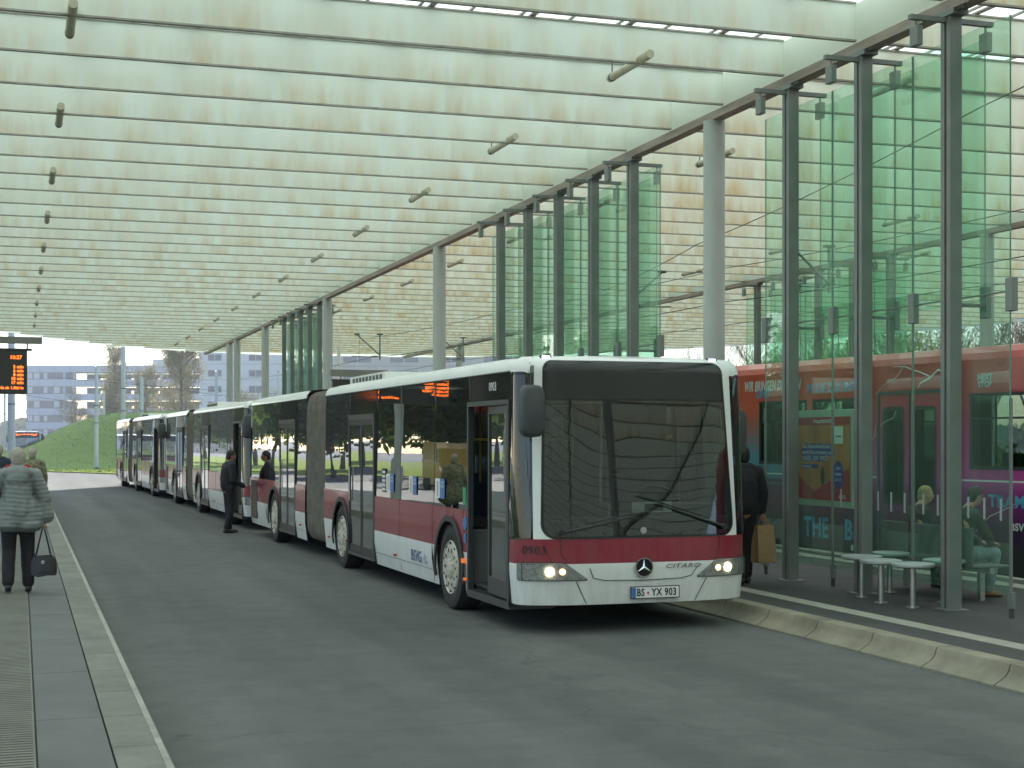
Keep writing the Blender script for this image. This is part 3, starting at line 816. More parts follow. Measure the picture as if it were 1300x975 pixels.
def make_bus():
    root = thing('articulated_bus', 'x', 'bus')
    # ---- body shell, front section
    m = MB()
    dfl, dfr = pY(.47), pY(1.88)         # front door
    wsA, wsB = pX(-1.06), -pX(-1.06)     # windscreen half extents in p (left in view is positive)
    def fm(u, v):
        if .705 < v < .955: return RED
        return WHITE
    # front face below the glass
    panel(m, -wsA, pY(.45), .29, .955, WHITE, zs=(.705,), matfn=fm, step=.05)
    panel(m, -pY(.45), -wsA, .29, .955, WHITE, zs=(.705,), matfn=fm, step=.05)
    # header above windscreen and pillars
    hx0, hx1 = -wsA+.085, wsA-.085
    tp = lambda u, z: u*(1-.05*max(0, z-1)/1.75)
    panel(m, -wsA-.06, wsA+.085, .955, 2.79, WHITE, holes=[(hx0, hx1, 1.05, 2.30)], step=.06)
    panel(m, -pY(.45), -wsA-.06, 2.62, 2.79, WHITE, step=.05)
    panel(m, wsA+.085, pY(.47), 2.62, 2.79, WHITE, step=.05)
    # door side white/red panels
    for (a, b) in ((1.90, 3.35),):
        arch_cols(m, WH[0], .55, .48, a, b, RZ1, ZL, band, 1)
    m2 = [(3.35, 6.27)]
    for a, b in m2: panel(m, pY(a), pY(b), ZL, RZ1, WHITE, zs=(RZ0,), matfn=lambda u, v: band(v), step=.5)
    arch_cols(m, WH[1], .55, .48, 7.92, LEN1, RZ1, ZL, band, 1)
    # roof cant rail door side and other side
    for s in (1, -1):
        a, b = sorted((s*pY(.45), s*pY(LEN1))); panel(m, a, b, ZT, 2.79, WHITE, step=1.)
    # other side panels
    arch_cols(m, WH[0], .55, .48, .45, 4.0, RZ1, ZL, band, -1)
    panel(m, -pY(7.4), -pY(4.0), ZL, RZ1, WHITE, zs=(RZ0,), matfn=lambda u, v: band(v), step=.5)
    arch_cols(m, WH[1], .55, .48, 7.4, LEN1, RZ1, ZL, band, -1)
    # roof skin
    ps = [pX(-x_) for x_ in (0, .2, .4, .6, .8, 1.0, 1.1, 1.2, 1.25)]+[pY(v) for v in (.45, 2, 4, 6, 8, LEN1)]
    for a, b in zip(ps, ps[1:]):
        row = []
        for p in (a, b):
            L_ = BP(p, 2.79); Rr = BP(-p, 2.79); row.append([L_.lerp(Rr, t/6)+Vector((0, 0, .055*(1-(2*t/6-1)**2)*min(1, L_.y/1.0))) for t in range(7)])
        vs = row[0]+row[1]; m.add(vs, [(i, i+1, 8+i, 7+i) for i in range(6)], WHITE)
    # under body
    m.b2((-1.15, .5, .26), (1.15, 2.0, .34), BLACK); m.b2((-1.15, 3.2, .26), (1.15, 7.8, .34), BLACK); m.b2((-.9, 2.0, .3), (.9, 3.2, .6), BLACK); m.b2((-.9, 7.8, .3), (.9, LEN1, .6), BLACK)
    for yc in WH[:2]:
        for s in (-1, 1):
            m.b2((s*1.2, yc-.6, .98), (s*.85, yc+.6, 1.06), BLACK); m.b2((s*.86, yc-.6, .3), (s*.84, yc+.6, 1.0), BLACK)
    m.build('front_body', root, smooth=35, merge=True)
    # ---- windscreen with black border
    f0 = lambda off: (lambda u, z: BP(u, z, off))
    m = MB()
    rpatch(m, f0(.0055), -wsA, wsA, .965, 2.745, (.15, .15, .10, .10), BLACKG, hole=(hx0+.0, hx1, 1.12, 2.31), nu=30, skew=tp)
    m.build('windscreen_border', root, smooth=True)
    m = MB()
    rpatch(m, f0(.007), -wsA+.02, wsA-.02, .98, 2.345, (.13, .13, .02, .02), WGL, nu=30, skew=tp)
    m.build('windscreen', root, smooth=True)
    m = MB(); rpatch(m, f0(.008), -wsA+.03, wsA-.03, 2.365, 2.73, (.03, .03, .07, .07), pmget('display_glass'), nu=30, skew=tp); m.build('destination_display', root, smooth=True)
    m = MB(); rpatch(m, f0(.003), -wsA-.012, wsA+.012, .953, 2.755, (.16, .16, .10, .10), RUBL, hole=(hx0, hx1, 1.06, 2.3), nu=34, skew=tp); m.build('windscreen_seal', root, smooth=True)
    # ---- corner windows
    for s in (1, -1):
        m = MB(); a, b = sorted((s*(wsA+.085), s*pY(.46)))
        fr = (.02, .16, .02, .02) if s < 0 else (.16, .02, .02, .02)
        fr = (.02, .16, .1, .02) if s < 0 else (.16, .02, .02, .1)
        rpatch(m, f0(.002), a, b, .945, 2.635, fr, BLACKG, hole=(a+.07, b-.05, 1.12, 2.3), nu=10)
        m.build('corner_frame', root, smooth=True)
        m = MB(); rpatch(m, f0(.005), a+.02, b-.015, .96, 2.60, (.02,)*4, BGL, nu=8); m.build('corner_window', root, smooth=True)
    # ---- headlights
    for s in (1, -1):
        a, b = sorted((s*pX(-.60), s*pX(-1.262)))
        def sk(u, z, s=s, a=a, b=b):      # inner end slants down to a point
            t = (z-.545)/.17
            inner = a if s > 0 else b
            wgt = abs((u-(b if s > 0 else a))/(b-a))
            return u+(s if True else 1)*(.24*t)*wgt
        hl = thing('headlight', None, None); hl.parent = root
        m = MB(); rpatch(m, f0(.003), a, b, .545, .715, (.03,)*4, HLREF, skew=sk, nu=10); m.build('reflector', hl, smooth=True)
        m = MB(); rpatch(m, f0(.018), a+.006, b-.006, .550, .710, (.03,)*4, LAMPG, skew=sk, nu=10); m.build('lens', hl, smooth=True)
        for xx, rr, on in ((-.985, .040, True), (-1.15, .046, False), (-.86, .03, None)):
            p = s*pX(xx); c = BP(p, .628, .009); n_ = (BP(p, .628, .1)-c).normalized()
            m = MB(); m.tube(c-n_*.003, c+n_*.0045, rr, n=18, mat=HLON if on else (HLREF if on is False else HLON2)); m.build('lamp_bulb', hl)
        m = MB(); rpatch(m, f0(.0025), a-.006, b+.006, .538, .722, (.03,)*4, BLACK, skew=sk, nu=10); m.build('lamp_rim', hl, smooth=True)
    # ---- bumper seams and relief line
    def seam(pts, r_=.004, mat=BLACK):
        m = MB(); m.path([BP(u, z, .001) for u, z in pts], r_, 5, mat); m.build('panel_seam', root)
    def fx(x): return pX(x)
    seam([(fx(-.54), .56), (fx(-.42), .535), (fx(0), .525), (fx(.42), .535), (fx(.54), .56), (fx(.62), .66)], .004)
    seam([(fx(-.58), .66), (fx(-.54), .56)], .004)
    seam([(fx(-.72), .53), (fx(-.60), .30)]); seam([(fx(.72), .53), (fx(.60), .30)])
    seam([(fx(-.88), .955), (fx(-.87), .8), (fx(-.80), .715)], .003); seam([(fx(.88), .955), (fx(.87), .8), (fx(.80), .715)], .003)
    seam([(fx(-1.02), .85), (fx(-.97), .72)], .003)
    seam([(fx(-1.16), 2.63), (fx(-1.15), 2.72), (fx(-1.12), 2.785)], .003)
    # ---- round emblem: star in a ring
    em = thing('front_emblem', None, None); em.parent = root
    c = BP(0, .655, .004)
    m = MB(); m.lathe([(0, -.004), (.088, -.004), (.088, -.012), (0, -.012)], c, 'Y', 32, BLACKG)
    m.build('emblem_disc', em)
    m = MB(); m.lathe([(.088, .0), (.088, -.020), (.099, -.020), (.099, .0)], c, 'Y', 36, CHROME); m.build('emblem_ring', em, smooth=30, fixn=True)
    m = MB()
    for k in range(3):
        a = PI/2+k*2*PI/3; tip = (c.x+.086*math.cos(a), c.y-.016, c.z+.086*math.sin(a))
        l = (c.x+.017*math.cos(a+PI/3), c.y-.016, c.z+.017*math.sin(a+PI/3)); r_ = (c.x+.017*math.cos(a-PI/3), c.y-.016, c.z+.017*math.sin(a-PI/3)); t_ = (c.x, c.y-.026, c.z)
        m.add([tip, l, t_, r_], [(0, 1, 2), (0, 2, 3)], CHROME)
    m.build('emblem_star', em)
    m = MB(); c2 = BP(0, 1.03, .012); m.lathe([(0, -.004), (.034, -.004), (.034, .002), (0, .002)], c2, 'Y', 20, pmget('grey_badge')); m.build('glass_badge', root)
    # ---- marker lamps on the header
    for s in (1, -1):
        m = MB(); p = s*pX(-.98); c = BP(p, 2.79, .004); m.box((c.x, c.y-.0, c.z), (.12, .03, .032), BLACK); m.box((c.x, c.y-.016, c.z), (.085, .01, .018), pmget('marker_lit')); m.build('marker_lamp', root, bevel=.004)
    # ---- wipers
    for pts in ([(-.86, 1.02), (-.5, 1.09), (-.12, 1.17)], [(.92, 1.05), (.6, 1.15), (.15, 1.30)]):
        m = MB(); P = [BP(pX(x), z, .045) for x, z in pts]
        m.path(P, [.016, .012, .008], 6, BLACK); m.tube(BP(pX(pts[0][0]), pts[0][1], .0), P[0]+Vector((0, -.01, 0)), .03, n=12, mat=BLACK)
        e = P[-1]; q = P[0]
        d = (P[1]-P[0]).normalized(); m.path([P[0].lerp(e, .33)+Vector((0, .02, .035)), e+Vector((0, .02, .02))+d*.22], .007, 5, BLACK); m.build('wiper', root, smooth=True)
    # ---- mirrors
    for s in (-1, 1):
        mr = thing('wing_mirror', None, None); mr.parent = root
        if s < 0:
            cx, cy_, z0, z1 = -1.235, -.10, 1.96, 2.50
            arm = [(-1.12, .22, 2.68), (-1.2, -.0, 2.66), (cx, cy_, 2.60), (cx, cy_, 2.4)]
        else:
            cx, cy_, z0, z1 = 1.345, .62, 1.80, 2.26
            arm = [(1.24, .62, 2.5), (1.30, .62, 2.45), (cx, cy_, 2.3), (cx, cy_, 2.1)]
        m = MB(); cs = []
        for k in range(16):
            a = 2*PI*k/16; ca, sa = math.cos(a), math.sin(a)
            cs.append((.125*math.copysign(abs(ca)**.55, ca), .26*math.copysign(abs(sa)**.5, sa)))
        vs = []; zc = (z0+z1)/2
        for (dy, sc) in ((-.085, .72), (-.07, .9), (-.03, 1.0), (.05, 1.0), (.07, .94)):
            for (a, b) in cs: vs.append((cx+a*sc, cy_+dy, zc+b*(sc*.5+.5)*1.0))
        fs = []
        for i in range(4):
            for k in range(16): fs.append((i*16+k, i*16+(k+1) % 16, (i+1)*16+(k+1) % 16, (i+1)*16+k))
        fs += [tuple(range(16))[::-1], tuple(range(64, 80))]
        m.add(vs, fs, pmget('mirror_housing')); m.build('mirror_housing', mr, smooth=50)
        m = MB(); m.path(arm, .02, 8, BLACK); m.build('mirror_arm', mr, smooth=True)
        m = MB(); m.add([(cx+a*.88, cy_+.073, zc+b*.9) for a, b in cs], [tuple(range(16))], CHROME); m.build('mirror_glass', mr)
    # ---- number plate
    c = BP(pX(.13), .40, .012)
    m = MB(); m.box((c.x, c.y, .40), (.54, .012, .125), BLACK); m.box((c.x, c.y-.008, .40), (.52, .006, .108), PAPER); m.box((c.x-.238, c.y-.0125, .40), (.042, .004, .106), BLUE); m.build('plate_board', root)
    # ---- front door: frame, two glazed leaves partly folded in
    fd = thing('front_door', None, None); fd.parent = root
    def fr(m, y0, y1, z0, z1, t_, mat=DGREY, off=-.01, d=.04):
        for (a, b, c_, d_) in ((y0, y0+t_, z0, z1), (y1-t_, y1, z0, z1), (y0+t_, y1-t_, z1-t_, z1), (y0+t_, y1-t_, z0, z0+t_)):
            m.b2((-W-off-.0, a, c_), (-W-off+d, b, d_), mat)
    m = MB(); fr(m, .46, 1.89, .25, 2.36, .05, DGREY, .006, .06)
    m.b2((-W+.0, .46, .22), (-W+.5, 1.89, .30), DGREY)
    m.build('door_frame', fd)
    m = MB(); m.grid(cuts(pY(.46), pY(1.89), .4), [2.34, ZT], lambda u, v: BP(u, v, -.004), BLACKG); m.build('door_header', fd)
    for (lx, yh, ang, w_) in ((-W+.02, .52, -3, .76), (-W+.08, 1.30, -42, .50)):
        m = MB()
        for (a, b, c_, d_) in ((0, .05, .32, 2.30), (w_-.05, w_, .32, 2.30), (.05, w_-.05, 2.22, 2.30), (.05, w_-.05, .32, .50)):
            m.b2((-.02, a, c_), (.02, b, d_), DGREY)
        m.b2((-.004, .05, .50), (.004, w_-.05, 2.22), DGL); m.build('door_leaf', fd, loc=(lx, yh, 0), rz=R(ang))
    # ---- closed double doors of the middle
    def double_door(y0, y1):
        dd = thing('middle_door', None, None); dd.parent = root
        m = MB(); fr(m, y0, y1, .26, 2.28, .045, DGREY, .004, .05); m.b2((-W-.012, y0-.02, 2.28), (-W+.03, y1+.02, 2.31), DGREY); m.build('door_frame', dd)
        ym = (y0+y1)/2
        for a, b in ((y0+.05, ym-.006), (ym+.006, y1-.05)):
            m = MB()
            for (p_, q_, z0, z1) in ((a, a+.05, .31, 2.23), (b-.05, b, .31, 2.23), (a+.05, b-.05, 2.16, 2.23), (a+.05, b-.05, .31, .42)): m.b2((-W+.004, p_, z0), (-W+.035, q_, z1), BLACK)
            m.b2((-W+.010, a+.05, .42), (-W+.018, b-.05, 2.16), DGL)
            m.build('door_leaf', dd)
        m = MB(); m.tube((-W-.015, y1-.12, 1.05), (-W-.015, y1-.12, 1.55), .012, n=8, mat=SILV); m.build('handle', dd)
        m = MB(); m.grid(cuts(pY(y0), pY(y1), .5), [2.28, ZT], lambda u, v: BP(u, v, -.008), BLACKG); m.build('door_header', dd)
    double_door(6.29, 7.90)
    # ---- side glass, door side
    side_glass(root, [(1.9, 3.3, RZ1), (3.32, 4.9, RZ1), (4.92, 6.27, RZ1), (7.92, LEN1-.02, RZ1)], 1)
    side_glass(root, [(.5, 3.3, RZ1), (3.32, 4.9, RZ1), (4.92, 6.4, RZ1), (6.42, 7.92, RZ1), (7.94, LEN1-.02, RZ1)], -1)
    m = MB()
    for s in (1, -1):
        for y in (1.9, 3.31, 4.91, 6.27, 6.41, 7.92):
            a = BP(s*pY(y), 1.9, -.02)
            m.b2((a.x-.03*s*-1, y-.035, RZ1), (a.x+.0, y+.035, ZT), BLACK)
    m.build('window_pillars', root)
    # ---- arch trims, side seams, side lamps
    for i, yc in enumerate(WH):
        for s in (1, -1):
            m = MB(); vs = []; K = 20
            for k in range(K+1):
                a = R(-14)+(PI+R(28))*k/K
                for rr in (.535, .60):
                    for o_ in (.004, .022):
                        yy, zz = yc+rr*math.cos(a), .48+rr*math.sin(a)*1.0
                        zz = max(zz, ZL+.02); v_ = BP(s*pY(yy), zz, o_); vs.append(v_)
            fs = []
            for k in range(K):
                b0, b1 = k*4, (k+1)*4
                for q in ((0, 1), (1, 3), (3, 2), (2, 0)): fs.append((b0+q[0], b0+q[1], b1+q[1], b1+q[0]))
            m.add(vs, fs, BLACK); m.build('wheel_arch', root, smooth=30, fixn=True)
            build_wheel(yc, s, root)
    m = MB()
    for y in (2.06, 3.33, 4.91): m = MB(); m.path([BP(pY(y), ZL+.03, .001), BP(pY(y), .7, .001), BP(pY(y), RZ1-.01, .001)], .003, 4, BLACK); m.build('side_seam', root)
    for y0_, y1_ in ((3.33, 6.25), (11.35, 12.2)): m = MB(); m.path([BP(pY(y0_), .40, .001), BP(pY(y1_), .40, .001)], .003, 4, BLACK); m.build('side_seam', root)
    for (y, z, a, b) in ((2.02, .60, .10, .05), (1.96, .40, .05, .03), (5.1, .44, .06, .03), (8.02, .44, .06, .03), (9.3, .42, .06, .03), (11.7, .48, .06, .03), (13.9, .48, .06, .03)):
        m = MB(); c = BP(pY(y), z, .008); m.box(c, (.03, a, b), AMB if y < 2.1 or y > 12 else pmget('red_marker')); m.build('side_marker', root, bevel=.004)
    # ---- gutter line
    m = MB(); m.path([BP(pY(y), ZT+.004, .004) for y in (.5, 3, 6, LEN1)], .009, 5, DGREY); m.path([BP(pY(y), ZT+.004, .004) for y in (LEN2a, 14, LEN2b-.1)], .009, 5, DGREY); m.build('gutter', root)
    # ---- rear section
    m = MB()
    panel(m, pY(LEN2a), pY(12.2), ZL, RZ1, WHITE, zs=(RZ0,), matfn=lambda u, v: band(v), step=.5)
    arch_cols(m, WH[2], .55, .48, 13.8, 15.3, RZ1, ZL, band, 1)
    panel(m, pY(15.3), pY(LEN2b), ZL, RZ1, WHITE, zs=(RZ0,), matfn=lambda u, v: band(v), step=.5)
    panel(m, -pY(13.4), -pY(LEN2a), ZL, RZ1, WHITE, zs=(RZ0,), matfn=lambda u, v: band(v), step=.5)
    arch_cols(m, WH[2], .55, .48, 13.4, 15.4, RZ1, ZL, band, -1)
    panel(m, -pY(LEN2b), -pY(15.4), ZL, RZ1, WHITE, zs=(RZ0,), matfn=lambda u, v: band(v), step=.5)
    for s in (1, -1):
        a, b = sorted((s*pY(LEN2a), s*pY(LEN2b))); panel(m, a, b, ZT, 2.79, WHITE, step=1.)
    zz = [2.79]
    for ya, yb in ((LEN2a, 14), (14, LEN2b)):
        vs = []
        for y in (ya, yb):
            L_, Rr = BP(pY(y), 2.79), BP(-pY(y), 2.79); vs += [L_.lerp(Rr, t/6)+Vector((0, 0, .055*(1-(2*t/6-1)**2))) for t in range(7)]
        m.add(vs, [(i, i+1, 8+i, 7+i) for i in range(6)], WHITE)
    # back face
    zs = [ZL, RZ0, RZ1, 1.6, 2.2, ZT, 2.7, 2.75, 2.79]
    for za, zb in zip(zs, zs[1:]):
        A, B, C, D = BP(pY(LEN2b), za), BP(-pY(LEN2b), za), BP(-pY(LEN2b), zb), BP(pY(LEN2b), zb)
        m.add([A, B, C, D], [(0, 1, 2, 3)], band((za+zb)/2) if (za < RZ1 or za >= ZT) else (BLACKG if 1.3 < (za+zb)/2 < 2.4 else WHITE))
    m.add([BP(pY(LEN2b), 2.79), BP(-pY(LEN2b), 2.79), (0, LEN2b, 2.845)], [(0, 1, 2)], WHITE)
    m.b2((-1.15, LEN2a, .26), (1.15, 13.7, .34), BLACK); m.b2((-.85, 13.7, .3), (.85, 15.1, .6), BLACK); m.b2((-1.15, 15.1, .26), (1.15, LEN2b-.05, .34), BLACK)
    for s in (-1, 1): m.b2((s*1.2, WH[2]-.6, .98), (s*.85, WH[2]+.6, 1.06), BLACK); m.b2((s*.86, WH[2]-.6, .3), (s*.84, WH[2]+.6, 1.0), BLACK)
    m.build('rear_body', root, smooth=35, merge=True)
    double_door(12.22, 13.80)
    side_glass(root, [(LEN2a+.02, 12.2, RZ1), (13.82, 15.3, RZ1), (15.32, LEN2b-.06, RZ1)], 1)
    side_glass(root, [(LEN2a+.02, 13.4, RZ1), (13.42, 15.3, RZ1), (15.32, LEN2b-.06, RZ1)], -1)
    m = MB(); a = BP(pY(16.6), 1.0, .004)
    m.b2((-W-.006, 16.35, .36), (-W+.01, 17.1, 1.12), BLACK)
    for k in range(14): m.b2((-W-.014, 16.37, .40+k*.052), (-W-.004, 17.08, .418+k*.052), pmget('grille_slat'))
    m.build('engine_grille', root)
    # ---- bellows
    m = MB(); K = 30; vs = []
    ring = []
    for k in range(24):
        a = 2*PI*k/24; ca, sa = math.cos(a), math.sin(a)
        ring.append((1.26*math.copysign(abs(ca)**.16, ca), 1.50+1.28*math.copysign(abs(sa)**.22, sa)))
    for i in range(K+1):
        y = LEN1+(LEN2a-LEN1)*i/K; sc = 1.0 if i % 2 == 0 else .955
        for x, z in ring: vs.append((x*sc, y, 1.5+(z-1.5)*sc))
    fs = []
    for i in range(K):
        for k in range(24): fs.append((i*24+k, i*24+(k+1) % 24, (i+1)*24+(k+1) % 24, (i+1)*24+k))
    m.add(vs, fs, BELL); m.build('bellows', root)
    # ---- roof unit
    m = MB(); m.prism([(-.95, 7.0), (.95, 7.0), (.95, 9.3), (-.95, 9.3)], 2.80, 2.93, WHITE)
    for k in range(9): m.b2((-.962, 7.2+k*.22, 2.83), (-.945, 7.32+k*.22, 2.90), DGREY)
    m.build('roof_unit', root, bevel=.03)
    # ---- interior
    it = thing('interior', None, None); it.parent = root
    m = MB(); m.b2((-1.2, .5, .345), (1.2, LEN1, .36), FLOORM); m.b2((-1.2, LEN2a, .345), (1.2, LEN2b-.1, .36), FLOORM)
    for s in (-1, 1):
        for y in (WH[0], WH[1], WH[2]): m.b2((s*1.22, y-.65, .36), (s*.75, y+.65, .95), INT)
    m.build('floor', it)
    m = MB(); m.b2((-1.2, .7, 2.5), (1.2, LEN1, 2.53), INT); m.b2((-1.2, LEN2a, 2.5), (1.2, LEN2b-.1, 2.53), INT); m.b2((-1.22, LEN2b-1.0, .4), (1.22, LEN2b-.9, 2.5), INT)
    m.build('ceiling', it)
    m = MB()
    for y in (3.6, 4.5, 5.4, 8.6, 9.3, 11.8, 14.6, 15.5):
        for x in (-.95, -.5, .5, .95):
            if y in (8.6,) and x < 0: continue
            m = MB(); m.b2((x-.2, y-.2, .78), (x+.2, y+.22, .86), SEATM); m.b2((x-.2, y+.17, .86), (x+.2, y+.25, 1.42), SEATM); m.build('passenger_seat', it)
    for x, y in ((-.75, 1.95), (.35, 2.0), (-.45, 3.3), (.45, 4.1), (-.45, 6.2), (.45, 6.9), (-.45, 7.95), (.45, 9.0), (-.45, 12.1), (-.45, 13.9)): m = MB(); m.tube((x, y, .36), (x, y, 2.5), .018, n=8, mat=YEL if y > 2.5 else SILV); m.build('handrail', it)
    for x in (-.45, .45): m = MB(); m.tube((x, 2.2, 1.95), (x, 9.5, 1.95), .016, n=8, mat=YEL); m.build('handrail', it)
    m = MB(); m.prism([(-1.1, .42), (-.6, .22), (.6, .22), (1.15, .42), (1.15, .62), (-1.1, .62)], .9, 1.14, DASH); m.prism([(.2, .45), (1.1, .45), (1.1, .85), (.2, .85)], 1.12, 1.27, DASH)
    m.b2((.05, .40, 1.19), (.5, .415, 1.30), PAPER); m.b2((.19, .396, 1.21), (.40, .4, 1.28), BLACK)
    m.b2((-.5, .7, .9), (-.1, .95, 1.28), BLACK)
    m.build('dashboard', it, bevel=.02)
    m = MB(); c0 = Vector((.62, .98, 1.30)); e1 = Vector((1, 0, 0)); e2 = Vector((0, .8, .6)).normalized()
    m.path([c0+e1*.23*math.cos(t*PI/12)+e2*.23*math.sin(t*PI/12) for t in range(25)], .016, 8, BLACK); m.path([c0-e1*.22, c0+Vector((0, 0, -.03)), c0+e1*.22], .014, 6, BLACK); m.tube(c0, c0+Vector((0, -.2, -.3)), .03, n=8, mat=BLACK)
    m.build('steering_wheel', it, smooth=True)
    m = MB(); m.b2((.36, 1.45, .75), (.88, 1.95, .88), SEATM); m.b2((.36, 1.88, .88), (.88, 2.0, 1.55), SEATM); m.b2((.47, 1.86, 1.56), (.77, 1.98, 1.78), SEATM); m.build('driver_seat', it, bevel=.05)
    m = MB(); m.b2((.05, 2.05, .36), (1.2, 2.1, 2.5), pmget('partition')); m.b2((.0, 1.0, .36), (.05, 2.1, 1.25), INT); m.build('partition', it)
    return root
def pmget(n):
    if n in _M: return _M[n]
    return {'display_glass': lambda: pm(n, (.022, .025, .025), .12),
            'grey_badge': lambda: pm(n, (.35, .38, .36), .35),
            'marker_lit': lambda: pm(n, (.8, .8, 1), .3, emis=(.75, .7, 1), estr=3.5),
            'mirror_housing': lambda: pm(n, (.055, .062, .064), .55, bump=.1, bscale=80),
            'red_marker': lambda: pm(n, (.5, .03, .015), .3),
            'grille_slat': lambda: pm(n, (.20, .13, .11), .5),
            'partition': lambda: pm(n, (.05, .055, .055), .6)}[n]()
RUBL = BLACK
HLON2 = pm('indicator_lit', (1, .6, .3), .3, emis=(1, .62, .28), estr=3)
bus = make_bus()
LB = 'white articulated bus with red band, '
bus.location = (6.0, 14.0, 0); bus.rotation_euler = (0, 0, R(.6))
tag(bus, LB+'headlights on, front door open, nearest', group='articulated buses queued along the right platform')
b2 = copy_tree(bus); b2.location = (5.86, 32.2, 0); b2.rotation_euler = (0, 0, R(.45)); b2['label'] = LB+'man in black at its front door'
b3 = copy_tree(bus); b3.location = (5.62, 50.1, 0); b3.rotation_euler = (0, 0, R(1.3)); b3['label'] = LB+'farthest, at sunlit road end'
# lettering and stickers of the nearest bus
def side_txt(b, y, z, s, mt, root=bus, xs=1.): 
    return text('lettering', b, s, frame((-W-.004, y, z), (0, -1, 0)), mt, root, .001, 'CENTER', xs, bold=.0)
def wrap_text(b, p0, z0, s, mt, xs=1., shear=0., off=.006, ext=.0015):
    o = text('lettering', b, s, Matrix.Identity(4), mt, bus, ext, 'CENTER', xs, shear)
    for v in o.data.vertices:
        v.co = BP(p0-v.co.x, z0+v.co.y, off+v.co.z)
    return o
side_txt('0903', .98, 2.50, .13, LETW, xs=.9)
wrap_text('0903', pX(-1.13), .84, .125, BLACK, .95)
side_txt('BSVG', 4.05, .50, .20, DBLUE, xs=1.0)
m = MB()
for k in range(5): m.tube((-W-.003, 3.66+.03*math.cos(k*1.3)-.03*k*.4, .50+.05*math.sin(k*1.3)), (-W-.006, 3.66-.03*k*.4+.03*math.cos(k*1.3), .50+.05*math.sin(k*1.3)), .022, n=10, mat=pm('logo_pale', (.35, .42, .55), .4) if k == 0 else _M['logo_pale'])
m.build('logo_mark', bus)
wrap_text('CITARO', pX(.44), .66, .062, CHROME, 1.7, .25, .008, .003)
c = BP(pX(.13), .40, .012)
text('plate_lettering', 'BS', .105, frame((c.x-.165, c.y-.0135, .398), (1, 0, 0)), BLACK, bus, .001, 'CENTER', .78, bold=.002)
text('plate_lettering', 'YX 903', .105, frame((c.x+.095, c.y-.0135, .398), (1, 0, 0)), BLACK, bus, .001, 'CENTER', .80, bold=.002)
m = MB(); m.tube((c.x-.082, c.y-.013, .395), (c.x-.082, c.y-.0155, .395), .013, n=12, mat=pm('plate_seal', (.45, .12, .08), .5)); m.build('plate_seal', bus)
for y, w_ in ((5.42, .40), (4.25, .36), (3.02, .40)):
    m = MB(); x = BP(pY(y), 1.4, -.004).x
    m.b2((x-.004, y, 1.26), (x-.001, y+w_/2, 1.49), PAPER); m.b2((x-.004, y-w_/2, 1.26), (x-.001, y, 1.49), BLUE); m.b2((x-.0055, y+.06, 1.28), (x-.0041, y+.12, 1.46), pm('notice_skin', (.5, .36, .25), .6) if y > 5 else _M['notice_skin'])
    m.build('window_notice', bus); text('lettering', 'ONE\nTICKET', .045, frame((x-.0048, y-w_/4, 1.42), (0, -1, 0)), LETW, bus, .0003)
m = MB(); x = BP(pY(5.8), 1.4, -.004).x
m.b2((x-.003, 5.66, 1.24), (x-.001, 5.86, 1.56), BLACKG)
for k in range(5): m.b2((x-.0045, 5.68, 1.265+k*.058), (x-.0031, 5.84, 1.295+k*.058), PAPER)
m.build('window_notice', bus)
m = MB(); m.b2((-W-.012, 1.92, 1.22), (-W-.002, 2.03, 1.42), pm('sticker_green', (.04, .28, .12), .5)); m.build('door_sticker', bus)
m = MB(); m.tube((-W-.001, 1.98, 1.02), (-W-.006, 1.98, 1.02), .075, n=20, mat=BLUE); m.b2((-W-.006, 1.93, .80), (-W-.002, 2.03, .91), BLUE); m.build('door_sticker', bus)

# ------------------------------------------------------------------ people
def union(prims, vox, smooth_it=2, mat=None, name='body', parent=None, post=None):
    m = MB()
    for p in prims:
        if p[0] == 'c': m.cap(p[1], p[2], p[3], p[4], mat, 10)
        else: m.ell(p[1], p[2], mat, 14, p[3] if len(p) > 3 else None)
    o = m.build(name, None)
    bm = bmesh.new(); bm.from_mesh(o.data); bmesh.ops.recalc_face_normals(bm, faces=bm.faces); bm.to_mesh(o.data); bm.free()
    r = o.modifiers.new('r', 'REMESH'); r.mode = 'VOXEL'; r.voxel_size = vox; r.use_smooth_shade = True
    sm_ = o.modifiers.new('s', 'SMOOTH'); sm_.iterations = smooth_it; sm_.factor = .5
    dg = bpy.context.evaluated_depsgraph_get(); me = bpy.data.meshes.new_from_object(o.evaluated_get(dg))
    old = o.data; o.modifiers.clear(); o.data = me; bpy.data.meshes.remove(old)
    me.materials.clear(); me.materials.append(mat)
    me.polygons.foreach_set('material_index', [0]*len(me.polygons))
    if post:
        ns = [v.normal.copy() for v in me.vertices]
        for v, n in zip(me.vertices, ns): v.co += n*post(v.co)
    me.polygons.foreach_set('use_smooth', [True]*len(me.polygons)); me.update()
    if parent: o.parent = parent
    return o
def V3(*a): return Vector(a)
